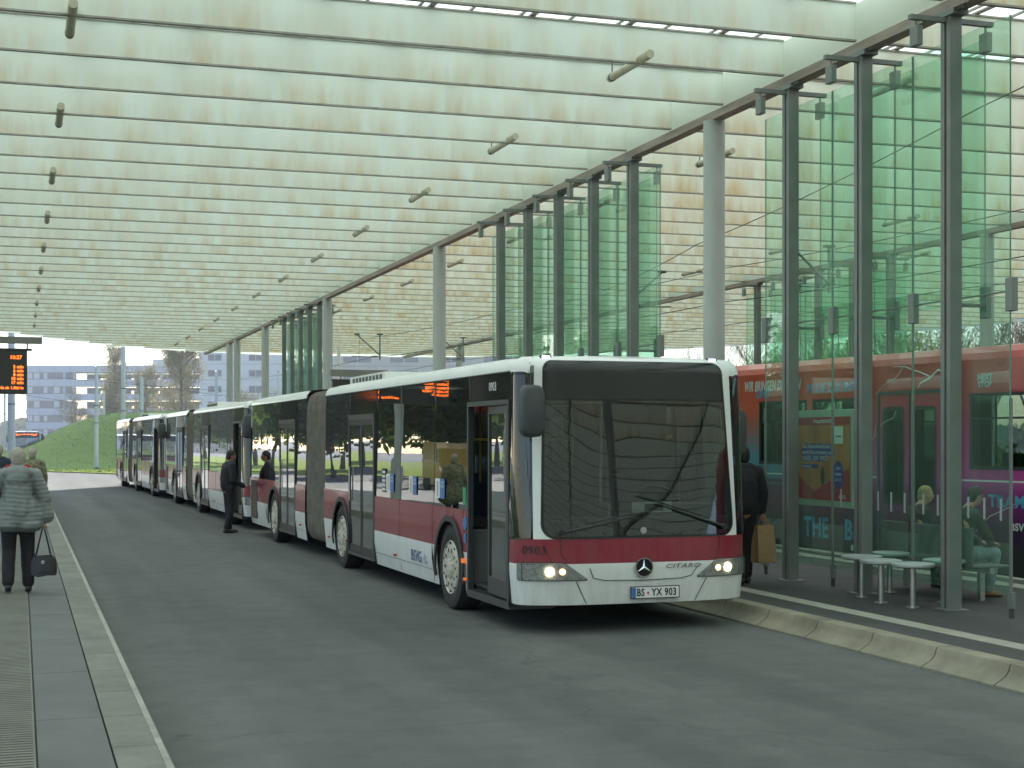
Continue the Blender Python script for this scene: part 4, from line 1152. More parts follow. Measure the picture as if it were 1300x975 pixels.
def hand(prims_mb, wrist, d, side, mat, curl=.5, up=V3(0, 0, 1)):
    # palm, four unequal bent fingers and a thumb; d = pointing direction
    d = Vector(d).normalized(); pa = d.cross(up).normalized() if abs(d.dot(up)) < .95 else V3(0, 1, 0); nrm = pa.cross(d).normalized()
    wrist = Vector(wrist); palm = wrist+d*.055
    m = prims_mb
    M_ = Matrix((pa, d, nrm)).transposed()
    m.ell(palm, (.042, .055, .018), mat, 12, M_)
    for i, (o_, L_) in enumerate(((-.03, .066), (-.010, .078), (.010, .073), (.029, .056))):
        b = wrist+d*.095+pa*o_; k = b+(d*math.cos(curl*.6)-nrm*math.sin(curl*.6))*L_*.5; t = k+(d*math.cos(curl*1.7)-nrm*math.sin(curl*1.7))*L_*.5
        m.path([b-d*.02, b, k, t], [.010, .0098, .009, .0075], 7, mat)
    b = wrist+d*.03-pa*.03*side; m.path([b, b-pa*.03*side+d*.025-nrm*.008, b-pa*.032*side+d*.058-nrm*.02], [.012, .011, .009], 7, mat)
def person(label, loc, rz, J, top, legs, hair, topmat, legmat, hairmat, category='person', toppost=None, vox=.013, scale=1., group=None, hands=(True, True), curl=(.5, .5), hoodless=True, shoe_mat=None, skin_legs=False):
    """J: joints in local space (facing +Y): head, neck, chest, hip(L/R), sh, el, wr, kn, an (tuples for left(-x), right(+x))"""
    t = thing('person', label, category, loc, rz, group); t.scale = (scale,)*3
    Hd = V3(*J['head']); nk = V3(*J['neck']); ch = V3(*J['chest']); pe = V3(*J['pelvis'])
    face = V3(*J.get('face', (0, 1, 0))).normalized(); side = face.cross(V3(0, 0, 1)).normalized(); upv = side.cross(face).normalized()
    HM = Matrix((side, face, upv)).transposed()
    P = [('e', Hd, (.075, .092, .108), HM), ('e', Hd+face*.028-upv*.055, (.055, .062, .052), HM), ('c', nk, Hd-upv*.06, .055, .05),
         ('e', Hd+face*.096-upv*.012, (.012, .020, .022), HM), ('e', Hd+side*.076-upv*.005, (.012, .022, .032), HM), ('e', Hd-side*.076-upv*.005, (.012, .022, .032), HM),
         ('e', Hd+face*.088-upv*.052, (.024, .010, .008), HM),
         ('e', ch, (.17, .10, .18)), ('c', ch, pe, .13, .14), ('e', pe, (.165, .12, .13))]
    for i in (0, 1):
        sh, el, wr = V3(*J['sh'][i]), V3(*J['el'][i]), V3(*J['wr'][i]); hp, kn, an = V3(*J['hp'][i]), V3(*J['kn'][i]), V3(*J['an'][i])
        P += [('c', ch+V3(0, 0, .12), sh, .07, .06), ('c', sh, el, .055, .042), ('c', el, wr, .042, .028), ('c', hp, kn, .088, .055), ('c', kn, an, .055, .038)]
    body = union(P, vox, 2, SKIN, 'body', t)
    hm = MB()
    for i, sgn in ((0, -1), (1, 1)):
        if hands[i]:
            wr, el = V3(*J['wr'][i]), V3(*J['el'][i]); hd = V3(*J['hd'][i]) if 'hd' in J else (wr-el)
            hand(hm, wr, hd, sgn, SKIN, curl[i])
    if hm.v:
        # hands belong to the body mesh
        bm = bmesh.new(); bm.from_mesh(body.data); tmp = hm.build('tmp', None, smooth=True); bm.from_mesh(tmp.data); bm.to_mesh(body.data); bm.free()
        d_ = tmp.data; bpy.data.objects.remove(tmp); bpy.data.meshes.remove(d_); body.data.polygons.foreach_set('use_smooth', [True]*len(body.data.polygons))
    m = MB()
    for s in (-1, 1): m.ell(Hd+face*.086+side*.03*s+upv*.012, (.010, .006, .006), BLACK, 8, HM)
    m.build('eyes', t)
    # hair
    HP = [('e', Hd-face*.012+upv*.022, (.083*hair[0], .096*hair[0], .100*hair[1]), HM), ('e', Hd-face*.045-upv*.02, (.072*hair[0], .062*hair[0], .085*hair[1]), HM)]
    def hp_(co): return .003*noise.noise(co*30)
    ho = union(HP, .012, 1, hairmat, 'hair', t, hp_)
    bm = bmesh.new(); bm.from_mesh(ho.data)
    dele = [v for v in bm.verts if (v.co-Hd).dot(face) > .045 and (v.co-Hd).dot(upv) < .062]
    bmesh.ops.delete(bm, geom=dele, context='VERTS'); bm.to_mesh(ho.data); bm.free()
    union(top, vox, 2, topmat, 'jacket', t, toppost)
    union(legs, vox, 2, legmat, 'trousers', t, lambda c: .004*noise.noise(c*9))
    for i in (0, 1):
        an = V3(*J['an'][i]); fd = V3(*J['foot'][i]).normalized()
        S = [('e', an+V3(0, 0, -.025), (.045, .05, .05)), ('c', an+V3(0, 0, -.052)-fd*.03, an+fd*.13+V3(0, 0, -.062), .040, .036), ('e', an+fd*.14+V3(0, 0, -.068), (.043, .06, .030))]
        def flat(c, an=an): return 0
        so_ = union(S, .011, 1, shoe_mat or SHOE, 'shoe', t)
        zmin = an.z-.095
        for v in so_.data.vertices:
            if v.co.z < zmin: v.co.z = zmin
    return t
def sleeve(J, i, r0, r1, r2, ext=1.0):
    sh, el, wr = V3(*J['sh'][i]), V3(*J['el'][i]), V3(*J['wr'][i])
    return [('c', sh, el, r0, r1), ('c', el, el.lerp(wr, ext), r1, r2)]
def trouser(J, i, r0, r1, r2):
    hp, kn, an = V3(*J['hp'][i]), V3(*J['kn'][i]), V3(*J['an'][i])
    return [('c', hp, kn, r0, r1), ('c', kn, an.lerp(kn, .06), r1, r2)]

# woman in quilted coat, walking away (+Y), bag in right hand
J = dict(head=(0.0, .04, 1.575), neck=(0, .0, 1.44), chest=(0, -.01, 1.22), pelvis=(0, 0, .93),
         sh=((-.20, -.01, 1.38), (.20, -.01, 1.38)), el=((-.31, -.03, 1.10), (.30, -.02, 1.10)), wr=((-.30, .10, .90), (.275, .02, .86)),
         hd=((0, .3, -1), (0, .05, -1)), hp=((-.095, 0, .90), (.095, 0, .90)), kn=((-.10, .02, .50), (.11, .07, .50)), an=((-.105, -.14, .12), (.115, .05, .095)), foot=((0, 1, -.25), (0, 1, 0)))
top = [('e', (0, -.01, 1.33), (.19, .14, .13)), ('c', (0, -.01, 1.25), (0, -.01, .95), .17, .205), ('c', (-.10, -.01, 1.0), (-.13, -.01, .86), .15, .16), ('c', (.10, -.01, 1.0), (.13, -.01, .86), .15, .16), ('e', (0, -.01, .86), (.285, .19, .14)), ('e', (-.08, -.01, .80), (.20, .185, .09)), ('e', (.10, -.01, .80), (.20, .185, .09)),
       ('c', (-.19, -.01, 1.36), (-.07, 0, 1.43), .07, .08), ('c', (.19, -.01, 1.36), (.07, 0, 1.43), .07, .08), ('e', (0, -.08, 1.40), (.17, .10, .10)), ('e', (0, -.12, 1.345), (.13, .075, .10)), ('e', (0, .02, 1.46), (.11, .10, .07))]
top += sleeve(J, 0, .078, .075, .072)+sleeve(J, 1, .078, .078, .085, .93)+[('c', (.29, -.02, 1.05), (.32, .0, .90), .075, .092)]
quilt = lambda c: .008*abs(math.sin(PI*(c.z+.012*math.sin(c.x*11))/.050))**.6*(1 if c.z < 1.33 else .2)-.004+.002*noise.noise(c*12)
legs = trouser(J, 0, .105, .082, .070)+trouser(J, 1, .105, .082, .072)+[('e', (0, 0, .90), (.19, .14, .13))]
wom = person('woman with short grey hair in a quilted grey coat walking away with a black handbag', (-.03, 18.4, PZ), R(-1), J, top, legs, (1.10, 1.08), COATG, CTRO, HAIRG, toppost=quilt, vox=.0125, hands=(True, True), curl=(.9, 1.5))
m = MB()
for s in (-1, 1): m.path([V3(.085*s, .06, 1.455), V3(.12*s, -.01, 1.46), V3(.09*s, -.075, 1.475)], .03, 8, CRED)
m.build('scarf', wom, smooth=True)
hb = thing('handbag', 'black leather handbag with long straps held by the woman in the quilted coat', 'handbag', (-.03+.285, 18.42, PZ+.20), R(-6))
m = MB(); cs = [(-.14, 0), (-.15, .06), (-.14, .19), (-.10, .235), (.10, .235), (.14, .19), (.15, .06), (.14, 0), (.06, -.015), (-.06, -.012)]
vs = []
for dy, sc in ((-.055, .9), (-.045, .98), (-.0, 1.03), (.045, .98), (.055, .9)):
    for x, z in cs: vs.append((x*sc, dy*(1-.35*z/.235), z*1.0+.012*math.sin(x*25)))
n = len(cs); fs = [(i*n+k, i*n+(k+1) % n, (i+1)*n+(k+1) % n, (i+1)*n+k) for i in range(4) for k in range(n)]+[tuple(range(n))[::-1], tuple(range(4*n, 5*n))]
m.add(vs, fs, LEATH); m.build('bag_body', hb, smooth=60)
for dy in (-.035, .035):
    m = MB(); m.path([(-.09, dy, .20), (-.055, dy*.7, .36), (-.018, dy*.3, .52), (0, dy*.1, .565), (.018, dy*.3, .52), (.055, dy*.7, .36), (.09, dy, .20)], .009, 6, LEATH); m.build('strap', hb, smooth=True)
m = MB(); m.b2((-.02, -.058, .13), (.02, -.046, .17), CHROME); m.build('clasp', hb, bevel=.004)

def stand(dx=0., twist=0.):
    return dict(head=(0, .03, 1.60), neck=(0, 0, 1.46), chest=(0, 0, 1.24), pelvis=(0, 0, .94), sh=((-.19, 0, 1.40), (.19, 0, 1.40)), el=((-.25, -.03, 1.12), (.25, -.03, 1.12)), wr=((-.25, .06, .88), (.25, .06, .88)),
                hd=((0, .2, -1), (0, .2, -1)), hp=((-.09, 0, .92), (.09, 0, .92)), kn=((-.10, .02, .50), (.10, .02, .50)), an=((-.11, -.02, .095), (.11, -.02, .095)), foot=((-.15, 1, 0), (.15, 1, 0)))
def jacket(J, w_=.19, z0=.86, flare=.0):
    t_ = [('e', (0, -.005, 1.34), (.20, .125, .13)), ('c', (0, 0, 1.25), (0, 0, z0+.16), w_-.03, w_-.02), ('e', (0, 0, z0+.10), (w_+flare, .135, .12)), ('c', (-.19, 0, 1.39), (-.07, 0, 1.44), .075, .075), ('c', (.19, 0, 1.39), (.07, 0, 1.44), .075, .075), ('e', (0, 0, 1.455), (.085, .08, .05))]
    return t_+sleeve(J, 0, .078, .066, .052)+sleeve(J, 1, .078, .066, .052)
def legset(J): return trouser(J, 0, .10, .075, .062)+trouser(J, 1, .10, .075, .062)+[('e', (0, 0, .92), (.165, .125, .12))]
wr_ = lambda c: .006*noise.noise(c*11)
# man at the second bus, facing +X
J = stand(); J['wr'] = ((-.22, .10, .90), (.16, .26, .98)); J['el'] = ((-.26, -.04, 1.12), (.27, -.02, 1.12)); J['hd'] = ((0, .3, -1), (-.1, 1, 0)); J['face'] = (0, 1, -.15)
J['an'] = ((-.10, .05, .095), (.10, -.09, .095)); J['head'] = (0, .05, 1.61)
person('man in a black jacket and dark trousers standing at the door of the second bus', (4.14, 31.6, 0), R(-78), J, jacket(J, .20, .84, .02), legset(J), (1.03, 1.03), CBLK, CTRO, HAIRD, toppost=wr_, curl=(.6, .5), shoe_mat=SHOE)
# man behind the bus with paper bag, facing away
J = stand(); J['an'] = ((-.08, -.10, .095), (.09, .10, .095)); J['kn'] = ((-.09, .03, .50), (.09, .10, .50)); J['wr'] = ((-.25, .06, .88), (.24, .0, .90)); J['hd'] = ((0, .2, -1), (0, .02, -1))
mb_ = person('man in a dark jacket walking behind the nearest bus with a brown paper bag', (8.40, 16.5, PR), R(-4), J, jacket(J, .20, .84, .02), legset(J), (1.03, 1.03), CBLK, CTRO, HAIRD, toppost=wr_, curl=(.5, 1.5), scale=.985, shoe_mat=SHOE)
m = MB(); m.box((.09, .21, .012), (.09, .24, .02), SOLE)
kb = thing('paper_bag', 'brown paper carrier bag held by the man walking behind the nearest bus', 'paper bag', (8.655, 16.47, PR+.26), R(12))
m = MB(); vs = []
for z, sx, sy in ((0, .135, .075), (.02, .14, .08), (.2, .136, .072), (.40, .13, .05), (.46, .128, .045)):
    for x, y in ((-1, -1), (-.3, -1.05), (.4, -.95), (1, -1), (.92, 0), (1, 1), (.3, 1.05), (-.4, .95), (-1, 1), (-.92, 0)): vs.append((x*sx+.004*math.sin(z*30+y), y*sy, z+.006*math.sin(x*5)))
fs = [(i*10+k, i*10+(k+1) % 10, (i+1)*10+(k+1) % 10, (i+1)*10+k) for i in range(4) for k in range(10)]+[tuple(range(10))[::-1]]
m.add(vs, fs, KRAFT); m.build('bag_body', kb)
for dy in (-.045, .045):
    m = MB(); m.path([(-.045, dy, .45), (-.035, dy*.6, .53), (0, dy*.3, .56), (.035, dy*.6, .53), (.045, dy, .45)], .005, 6, KRAFT); m.build('strap', kb)
# far people on the left platform
J = stand(); J['face'] = (0, 1, 0)
person('grey-haired person in a patterned coat walking ahead of the quilted coat woman', (.22, 31.0, PZ), R(0), J, jacket(J, .25, .60, .09)+[('c', (0, 0, 1.0), (.10, 0, .75), .2, .24)], legset(J), (1.12, 1.1), CAMO, CTRO, HAIRG, scale=.94, vox=.016)
J = stand(); person('person in a navy coat cut off by the left picture edge', (-.36, 26.5, PZ), R(0), J, jacket(J, .20, .70, .03), legset(J), (1.05, 1.05), CNAVY, CTRO, HAIRG, scale=1.0, vox=.016)
# seated pair, facing +X : build facing +Y then turn
def seated(lean=.1, an=.0):
    return dict(head=(0, .10+lean, .98+.25), neck=(0, .02+lean*.8, 1.08), chest=(0, lean*.4, .86), pelvis=(0, 0, .56), sh=((-.19, lean*.8, 1.01), (.19, lean*.8, 1.01)), el=((-.25, .10+lean, .76), (.25, .10+lean, .76)), wr=((-.12, .34+lean*.5, .66), (.12, .34+lean*.5, .66)),
                hd=((.3, 1, -.1), (-.3, 1, -.1)), hp=((-.10, .02, .52), (.10, .02, .52)), kn=((-.13, .46, .50), (.13, .46, .50)), an=((-.12, .44+an, .095), (.12, .40, .095)), foot=((-.1, 1, 0), (.1, 1, 0)))
def sjacket(J, lean):
    t_ = [('e', (0, lean*.7, .96), (.195, .13, .13)), ('c', (0, lean*.5, .88), (0, 0, .60), .165, .17), ('e', (0, 0, .55), (.19, .145, .10)), ('c', (-.18, lean*.8, 1.0), (-.06, lean*.8, 1.05), .075, .07), ('c', (.18, lean*.8, 1.0), (.06, lean*.8, 1.05), .075, .07)]
    return t_+sleeve(J, 0, .075, .062, .050)+sleeve(J, 1, .075, .062, .050)
def slegs(J): return trouser(J, 0, .10, .078, .062)+trouser(J, 1, .10, .078, .062)+[('e', (0, 0, .53), (.17, .15, .10))]
J = seated(.12); J['face'] = (.55, 1, -.1)
person('blond person in a dark jacket sitting on the bench with their back turned', (9.98, 15.30, PR), R(-90), J, sjacket(J, .12), slegs(J), (1.02, 1.0), CBLK, CTRO, HAIRB, toppost=wr_, scale=.91)
J = seated(.20, .1); J['kn'] = ((-.13, .46, .54), (.16, .47, .54)); J['face'] = (0, 1, -.3)
CGRN = pm('jacket_dark_green', (.022, .032, .028), .8)
person('person in pale jeans and a dark jacket leaning forward on the bench', (9.95, 14.40, PR), R(-90), J, sjacket(J, .20), slegs(J), (1.03, 1.02), CGRN, CJEAN, HAIRD, toppost=wr_, scale=.92, shoe_mat=pm('boot_brown', (.16, .075, .03), .6))

# ------------------------------------------------------------------ tram
TR = thing('tram', 'red, orange and purple wrapped tram standing behind the glass walls', 'tram', (13.07, 18.66, -.16), math.atan2(.1275, .9918))
def tmat():
    m, nt, out = _new('tram_wrap')
    b = N(nt, 'ShaderNodeBsdfPrincipled', Roughness=.28); b.inputs['Coat Weight'].default_value = .4
    tc = N(nt, 'ShaderNodeTexCoord'); sx = N(nt, 'ShaderNodeSeparateXYZ'); nt.links.new(tc.outputs['Object'], sx.inputs[0])
    def ramp(src, lo, hi, stops):
        mr = N(nt, 'ShaderNodeMapRange'); mr.inputs[1].default_value = lo; mr.inputs[2].default_value = hi; nt.links.new(src, mr.inputs[0])
        r = N(nt, 'ShaderNodeValToRGB'); e = r.color_ramp.elements
        while len(e) > 1: e.remove(e[-1])
        e[0].position = stops[0][0]; e[0].color = c4(stops[0][1])
        for p, c in stops[1:]: q = e.new(p); q.color = c4(c)
        nt.links.new(mr.outputs[0], r.inputs[0]); return r.outputs[0]
    near = ramp(sx.outputs['Z'], 0, 3.3, [(.0, (.012, .008, .02)), (.26, (.03, .008, .05)), (.40, (.25, .018, .19)), (.455, (.42, .09, .30)), (.46, (.42, .07, .28)), (.62, (.42, .03, .18)), (.86, (.35, .015, .024)), (1, (.38, .02, .018))])
    far = ramp(sx.outputs['Z'], 0, 3.3, [(.0, (.03, .032, .036)), (.22, (.05, .045, .06)), (.38, (.14, .06, .14)), (.45, (.10, .22, .34)), (.55, (.13, .26, .36)), (.72, (.40, .12, .10)), (.80, (.60, .08, .035)), (1, (.50, .055, .025))])
    mr = N(nt, 'ShaderNodeMapRange'); mr.inputs[1].default_value = 1.2; mr.inputs[2].default_value = 3.8; nt.links.new(sx.outputs['Y'], mr.inputs[0])
    mix = N(nt, 'ShaderNodeMix', data_type='RGBA'); nt.links.new(mr.outputs[0], mix.inputs['Factor']); nt.links.new(near, mix.inputs['A']); nt.links.new(far, mix.inputs['B'])
    nt.links.new(mix.outputs['Result'], b.inputs['Base Color']); nt.links.new(b.outputs[0], out.inputs[0])
    return m
TW = tmat()
TGL = glass('tram_window_glass', (.42, .50, .46), .0, 1.3, 1.5, wav=.04)
TLW = pm('tram_white', (.62, .66, .66), .4); TLB = pm('tram_letter_blue', (.10, .40, .58), .4, col2=(.03, .16, .36), scale=5, stretch=(1, 1, 2)); TCY = pm('tram_cyan', (.30, .55, .58), .5)
TLI = pm('tram_orange_frame', (.50, .06, .03), .4)
Tz = .16
S0, S1 = -12.0, 24.0
def tr_holes():
    hs = [(-3.2, -.10, 1.52, 2.62), (2.36, 3.62, 1.52, 2.62), (3.78, 5.16, 1.52, 2.62), (8.0, 9.6, 1.52, 2.62), (9.8, 11.4, 1.52, 2.62), (14.0, 15.6, 1.52, 2.62), (16, 17.6, 1.52, 2.62), (-5.3, -3.5, 1.52, 2.62), (-9.5, -7.6, 1.52, 2.62)]
    drs = [(.46, 1.95, .12, 2.70), (5.86, 7.35, .12, 2.70), (12., 13.5, .12, 2.70), (-7.2, -5.7, .12, 2.70)]
    return hs, drs
hs, drs = tr_holes()
m = MB()
ys = sorted(set([S0, S1]+[v for h in hs+drs for v in h[:2]])); zs = sorted(set([.14, .8, 1.52, 2.62, 2.70, 2.95, 3.10]+[h[2] for h in hs+drs]+[h[3] for h in hs+drs]))
HO = [(a, b, c_+Tz, d_+Tz) for a, b, c_, d_ in hs+drs]
zs = [z+Tz for z in zs]
def tmf(u, v):
    for h in HO:
        if h[0] < u < h[1] and h[2] < v < h[3]: return None
    return TW
for X in (0, 2.35):
    m.grid(ys, zs, lambda u, v, X=X: (X, u, v), TW, tmf)
# roof curve
for a, b in (((0, 3.10+Tz), (.05, 3.20+Tz)), ((.05, 3.20+Tz), (.18, 3.29+Tz)), ((.18, 3.29+Tz), (.5, 3.33+Tz)), ((.5, 3.33+Tz), (1.85, 3.33+Tz)), ((1.85, 3.33+Tz), (2.2, 3.28+Tz)), ((2.2, 3.28+Tz), (2.35, 3.10+Tz))):
    m.add([(a[0], S0, a[1]), (a[0], S1, a[1]), (b[0], S1, b[1]), (b[0], S0, b[1])], [(0, 1, 2, 3)], TW)
for y in (S0, S1): m.add([(0, y, .3), (2.35, y, .3), (2.35, y, 3.26), (1.85, y, 3.48), (.5, y, 3.48), (0, y, 3.26)], [(0, 1, 2, 3, 4, 5)], TW)
m.b2((.05, S0+.05, .30), (2.3, S1-.05, .42), BLACK)
m.build('body', TR)
for i, h in enumerate(hs):
    for X, dx in ((0, 1), (2.35, -1)):
        wn = thing('window', None, None); wn.parent = TR
        m = MB(); f_ = .05
        for (a, b, c_, d_) in ((h[0], h[0]+f_, h[2], h[3]), (h[1]-f_, h[1], h[2], h[3]), (h[0]+f_, h[1]-f_, h[3]-f_, h[3]), (h[0]+f_, h[1]-f_, h[2], h[2]+f_), (h[0]+f_, h[1]-f_, 2.24, 2.27)):
            m.b2((X-.006*dx, a, c_+Tz), (X+.03*dx, b, d_+Tz), BLACK)
        m.build('frame', wn)
        m = MB(); m.b2((X+.010*dx, h[0]+f_, h[2]+f_+Tz), (X+.016*dx, h[1]-f_, h[3]-f_+Tz), TGL); m.build('pane', wn)
for h in drs:
    dr = thing('door', None, None); dr.parent = TR
    m = MB()
    for (a, b, c_, d_) in ((h[0], h[0]+.05, h[2], h[3]), (h[1]-.05, h[1], h[2], h[3]), (h[0]+.05, h[1]-.05, h[3]-.05, h[3])): m.b2((-.010, a, c_+Tz), (.05, b, d_+Tz), DGREY)
    m.build('door_frame', dr)
    ym = (h[0]+h[1])/2
    for a, b in ((h[0]+.05, ym-.02), (ym+.02, h[1]-.05)):
        m = MB(); fn = lambda u, z: (.012, u, z+Tz)
        rpatch(m, fn, a, b, h[2], h[3]-.05, (.01,)*4, TW, hole=(a+.14, b-.10, .98, 2.42))
        m.build('door_leaf', dr)
        m = MB(); rpatch(m, lambda u, z: (.006, u, z+Tz), a+.10, b-.06, .94, 2.46, (.08,)*4, BLACK, hole=(a+.15, b-.11, 1.0, 2.40)); m.build('leaf_gasket', dr)
        m = MB(); m.b2((.016, a+.12, .96+Tz), (.020, b-.08, 2.44+Tz), TGL); m.build('leaf_glass', dr)
    m = MB(); m.b2((.004, ym-.02, h[2]+Tz), (.03, ym+.02, h[3]-.05+Tz), BLACK); m.build('door_seal', dr)
m = MB(); m.b2((-.004, -3.3, 1.345+Tz), (-.001, .44, 1.37+Tz), TLW); m.b2((-.004, 1.97, 1.345+Tz), (-.001, 5.84, 1.37+Tz), TLW)
for k, (a, b) in enumerate(((3.9, 5.4), (4.0, 5.5), (3.9, 5.3), (4.2, 5.5), (4.1, 5.2))): m.b2((-.003, a, 1.22-k*.10+Tz), (-.001, b, 1.265-k*.10+Tz), pm('tram_stripe', (.16, .05, .12), .5) if k == 0 else _M['tram_stripe'])
m.build('wrap_stripe', TR)
# underside wheels
for y in (-10.5, -8.7, -1.9, -.3+-.6, 5, 6.8, 14.5, 16.3, 21.5):
    m = MB(); m.lathe([(0, .0), (.31, 0), (.33, .02), (.33, .1), (0, .1)], (.35, y, .33), 'X', 28, DGREY); m.build('wheel', TR, smooth=30, fixn=True)
m = MB(); m.b2((-.004, -3.1, .12), (.0, -.62, .62), BLACK); m.build('bogie_recess_shade', TR)  # flat black sheet standing in for the shaded open bogie recess
def ttxt(b, s, z, size, mt, sh=0, xs=1., bold=.004, al='CENTER'): text('lettering', b, size, frame((-.006, s, z+Tz), (0, -1, 0)), mt, TR, .002, al, xs, sh, bold)
ttxt('WIR BRINGEN DICH HIN', 5.62, 2.88, .25, TLW, .25, .56, .004, 'LEFT')
ttxt('UND', 5.05, 2.745, .20, TLB, .2, .9, .006); ttxt('MIT', 4.25, 2.79, .20, TLB, .2, .9, .006); ttxt('IN DIE ZUKUNFT', 3.1, 2.80, .21, TLB, .2, .78, .006)
ttxt('THE', 3.52, .47, .46, TLB, 0, .75, .012); ttxt('B.', 2.62, .47, .46, TLB, 0, .8, .012); ttxt('817', 2.50, .20, .13, TLW)
ttxt('TRAM', -.84, 1.07, .24, TLB, 0, 1.05, .006); ttxt('BSVG', -1.10, .72, .15, TLW, 0, 1, .003)
ttxt('NEXT', -.42, 2.84, .12, TCY, 0, .9); ttxt('STOP', -.42, 2.74, .12, TCY, 0, .9)
m = MB()
def bolt(pts, w_): m.path([(-.004, s, z+Tz) for s, z in pts], w_, 5, TLW)
bolt([(.42, 2.93), (.55, 2.99), (.75, 2.86), (.95, 2.80), (1.02, 2.72)], [.006, .016, .02, .015, .005])
bolt([(.75, 2.90), (.95, 2.97), (1.15, 3.02), (1.3, 3.07), (1.6, 3.08)], [.012, .009, .008, .006, .004])
bolt([(1.35, 3.06), (1.45, 2.95), (1.6, 2.86), (1.8, 2.80), (2.0, 2.66)], [.005, .006, .006, .004, .003])
bolt([(1.5, 2.40), (1.58, 2.28), (1.75, 2.24), (1.88, 2.16)], [.003, .006, .006, .003]); bolt([(1.99, 2.2), (2.02, 2.0), (2.15, 1.86)], [.003, .006, .003]); bolt([(.2, 2.95), (.32, 2.9), (.42, 2.93)], [.003, .008, .008])
bolt([(-.2, .6), (-.5, .85), (-.9, 1.0), (-1.4, 1.25)], [.002, .006, .004, .002])
m.build('lightning_mark', TR)
for s in (-.6, -.9, -1.2, -2, -2.6, 2.7, 3.2, 4.1, 4.8): 
    m = MB(); m.b2((.35, s-.2, .95+Tz), (.8, s+.2, 1.05+Tz), pm('tram_seat_green', (.03, .28, .09), .8) if s == -.6 else _M['tram_seat_green']); m.b2((.35, s+.15, 1.05+Tz), (.8, s+.22, 1.75+Tz), _M['tram_seat_green']); m.build('passenger_seat', TR)
m = MB(); m.b2((.1, S0+.1, .50), (2.25, S1-.1, .52), FLOORM); m.b2((.1, S0+.1, 2.95), (2.25, S1-.1, 2.97), INT)
for s in (-3, -.05, .3, 2.1, 3.7, 5.4): m.tube((.55, s, .5), (.55, s, 2.95), .018, n=8, mat=YEL); 
m.build('interior', TR)
for s, mt, l in ((-1.75, HIVIS, 'passenger in a bright yellow vest sitting at the big tram window'), (4.35, pm('shirt_blue', (.10, .24, .34), .8), 'passenger in a blue shirt behind the far tram window')):
    J = seated(.05); c_ = math.cos(.128); p = TR.matrix_world
    lx, ly = .62, s
    wx = 13.07+lx*math.cos(.1279)-ly*math.sin(.1279); wy = 18.66+lx*math.sin(.1279)+ly*math.cos(.1279)
    person(l, (wx, wy, .56-.16+.0), R(187 if s < 0 else 187), J, sjacket(J, .05), slegs(J), (1.02, 1.0), mt, CTRO, HAIRD, vox=.016)
# rails and overhead line
m = MB()
for dx in (.45, 1.90):
    a = V3(13.07, 18.66, -.16); d = V3(-.1275, .9918, 0); n_ = V3(.9918, .1275, 0)
    m.add([(a+n_*(dx-.035)-d*30+V3(0, 0, .02)), (a+n_*(dx+.035)-d*30+V3(0, 0, .02)), (a+n_*(dx+.035)+d*90+V3(0, 0, .02)), (a+n_*(dx-.035)+d*90+V3(0, 0, .02))], [(0, 1, 2, 3)], SILV)
tag(m.build('rails'), 'two steel tram rails behind the right platform', kind='structure')
WIREM = pm('wire_dark', (.03, .03, .032), .6)
def wire(pts, label, r=.009, name='overhead_wire', grp='overhead wires of the tram line'):
    mm = MB(); P = []
    for a, b in zip(pts, pts[1:]):
        a, b = Vector(a), Vector(b); L_ = (b-a).length
        for i in range(8): t_ = i/8; P.append(a.lerp(b, t_)-V3(0, 0, 4*t_*(1-t_)*min(.25, L_*.006)))
    P.append(Vector(pts[-1])); mm.path(P, r, 5, WIREM); return tag(mm.build(name), label, 'wire', grp)
wire([(19.6, 12, 5.45), (18.2, 24, 5.45), (17, 34.4, 5.45), (15.6, 48, 5.45), (14.2, 62.5, 5.45), (12.5, 90, 5.6)], 'lower overhead wire running along above the tram', .011)
wire([(19.6, 12, 6.38), (18.2, 24, 6.35), (17, 34.4, 6.3), (15.6, 48, 6.3), (14.2, 62.5, 6.3)], 'upper overhead wire running along above the tram')
wire([(11.0, 11.0, 6.42), (12.2, 17, 6.40), (14.6, 31, 6.38), (16.3, 41, 6.33)], 'thin wire crossing diagonally behind the nearest glass wall')
wire([(22.6, 12, 5.45), (20.6, 30, 5.45), (19.0, 50, 5.45), (18.3, 64, 5.45), (17.5, 90, 5.6)], 'overhead wire of the far tram track')
def hanger(x, y, label, s=-1):
    t = thing('wire_bracket', label, 'wire bracket', (x, y, 0), 0, 'brackets hanging from the roof for the tram wires')
    mm = MB(); mm.tube((0, 0, ZB-1.15), (0, 0, ZB-.02), .035, n=10, mat=STEEL); mm.b2((-.12, -.08, ZB-.08), (.12, .08, ZB-.03), STEELD); mm.build('drop_tube', t)
    mm = MB(); mm.tube((s*1.0, 0, ZB-.08), (0, 0, ZB-.95), .03, n=10, mat=STEEL); mm.b2((s*1.0-.1, -.07, ZB-.10), (s*1.0+.1, .07, ZB-.04), STEELD); mm.build('strut', t)
    mm = MB(); mm.path([(0, 0, ZB-.98), (s*.5, 0, ZB-1.02), (s*1.25, 0, ZB-1.0)], .014, 6, WIREM)
    for k in range(4): mm.tube((s*(.12+k*.06), 0, ZB-1.0), (s*(.15+k*.06), 0, ZB-1.0), .035, n=10, mat=STEELD)
    mm.build('steady_arm', t)
    mm = MB(); mm.tube((s*.88, 0, ZB-.12), (s*.92, 0, ZB-1.0), .006, n=5, mat=WIREM); mm.build('drop_wire', t)
hanger(14.7, 63., 'dark bracket under the far roof edge over the rear of the nearest bus')
hanger(18.7, 63.9, 'dark bracket under the far roof edge right of the slender column')
hanger(15.4, 37.0, 'dark bracket with a slanting strut seen right of the five-post glass wall', 1)
hanger(18.0, 31.0, 'dark bracket seen faintly through the five-post glass wall', -1)
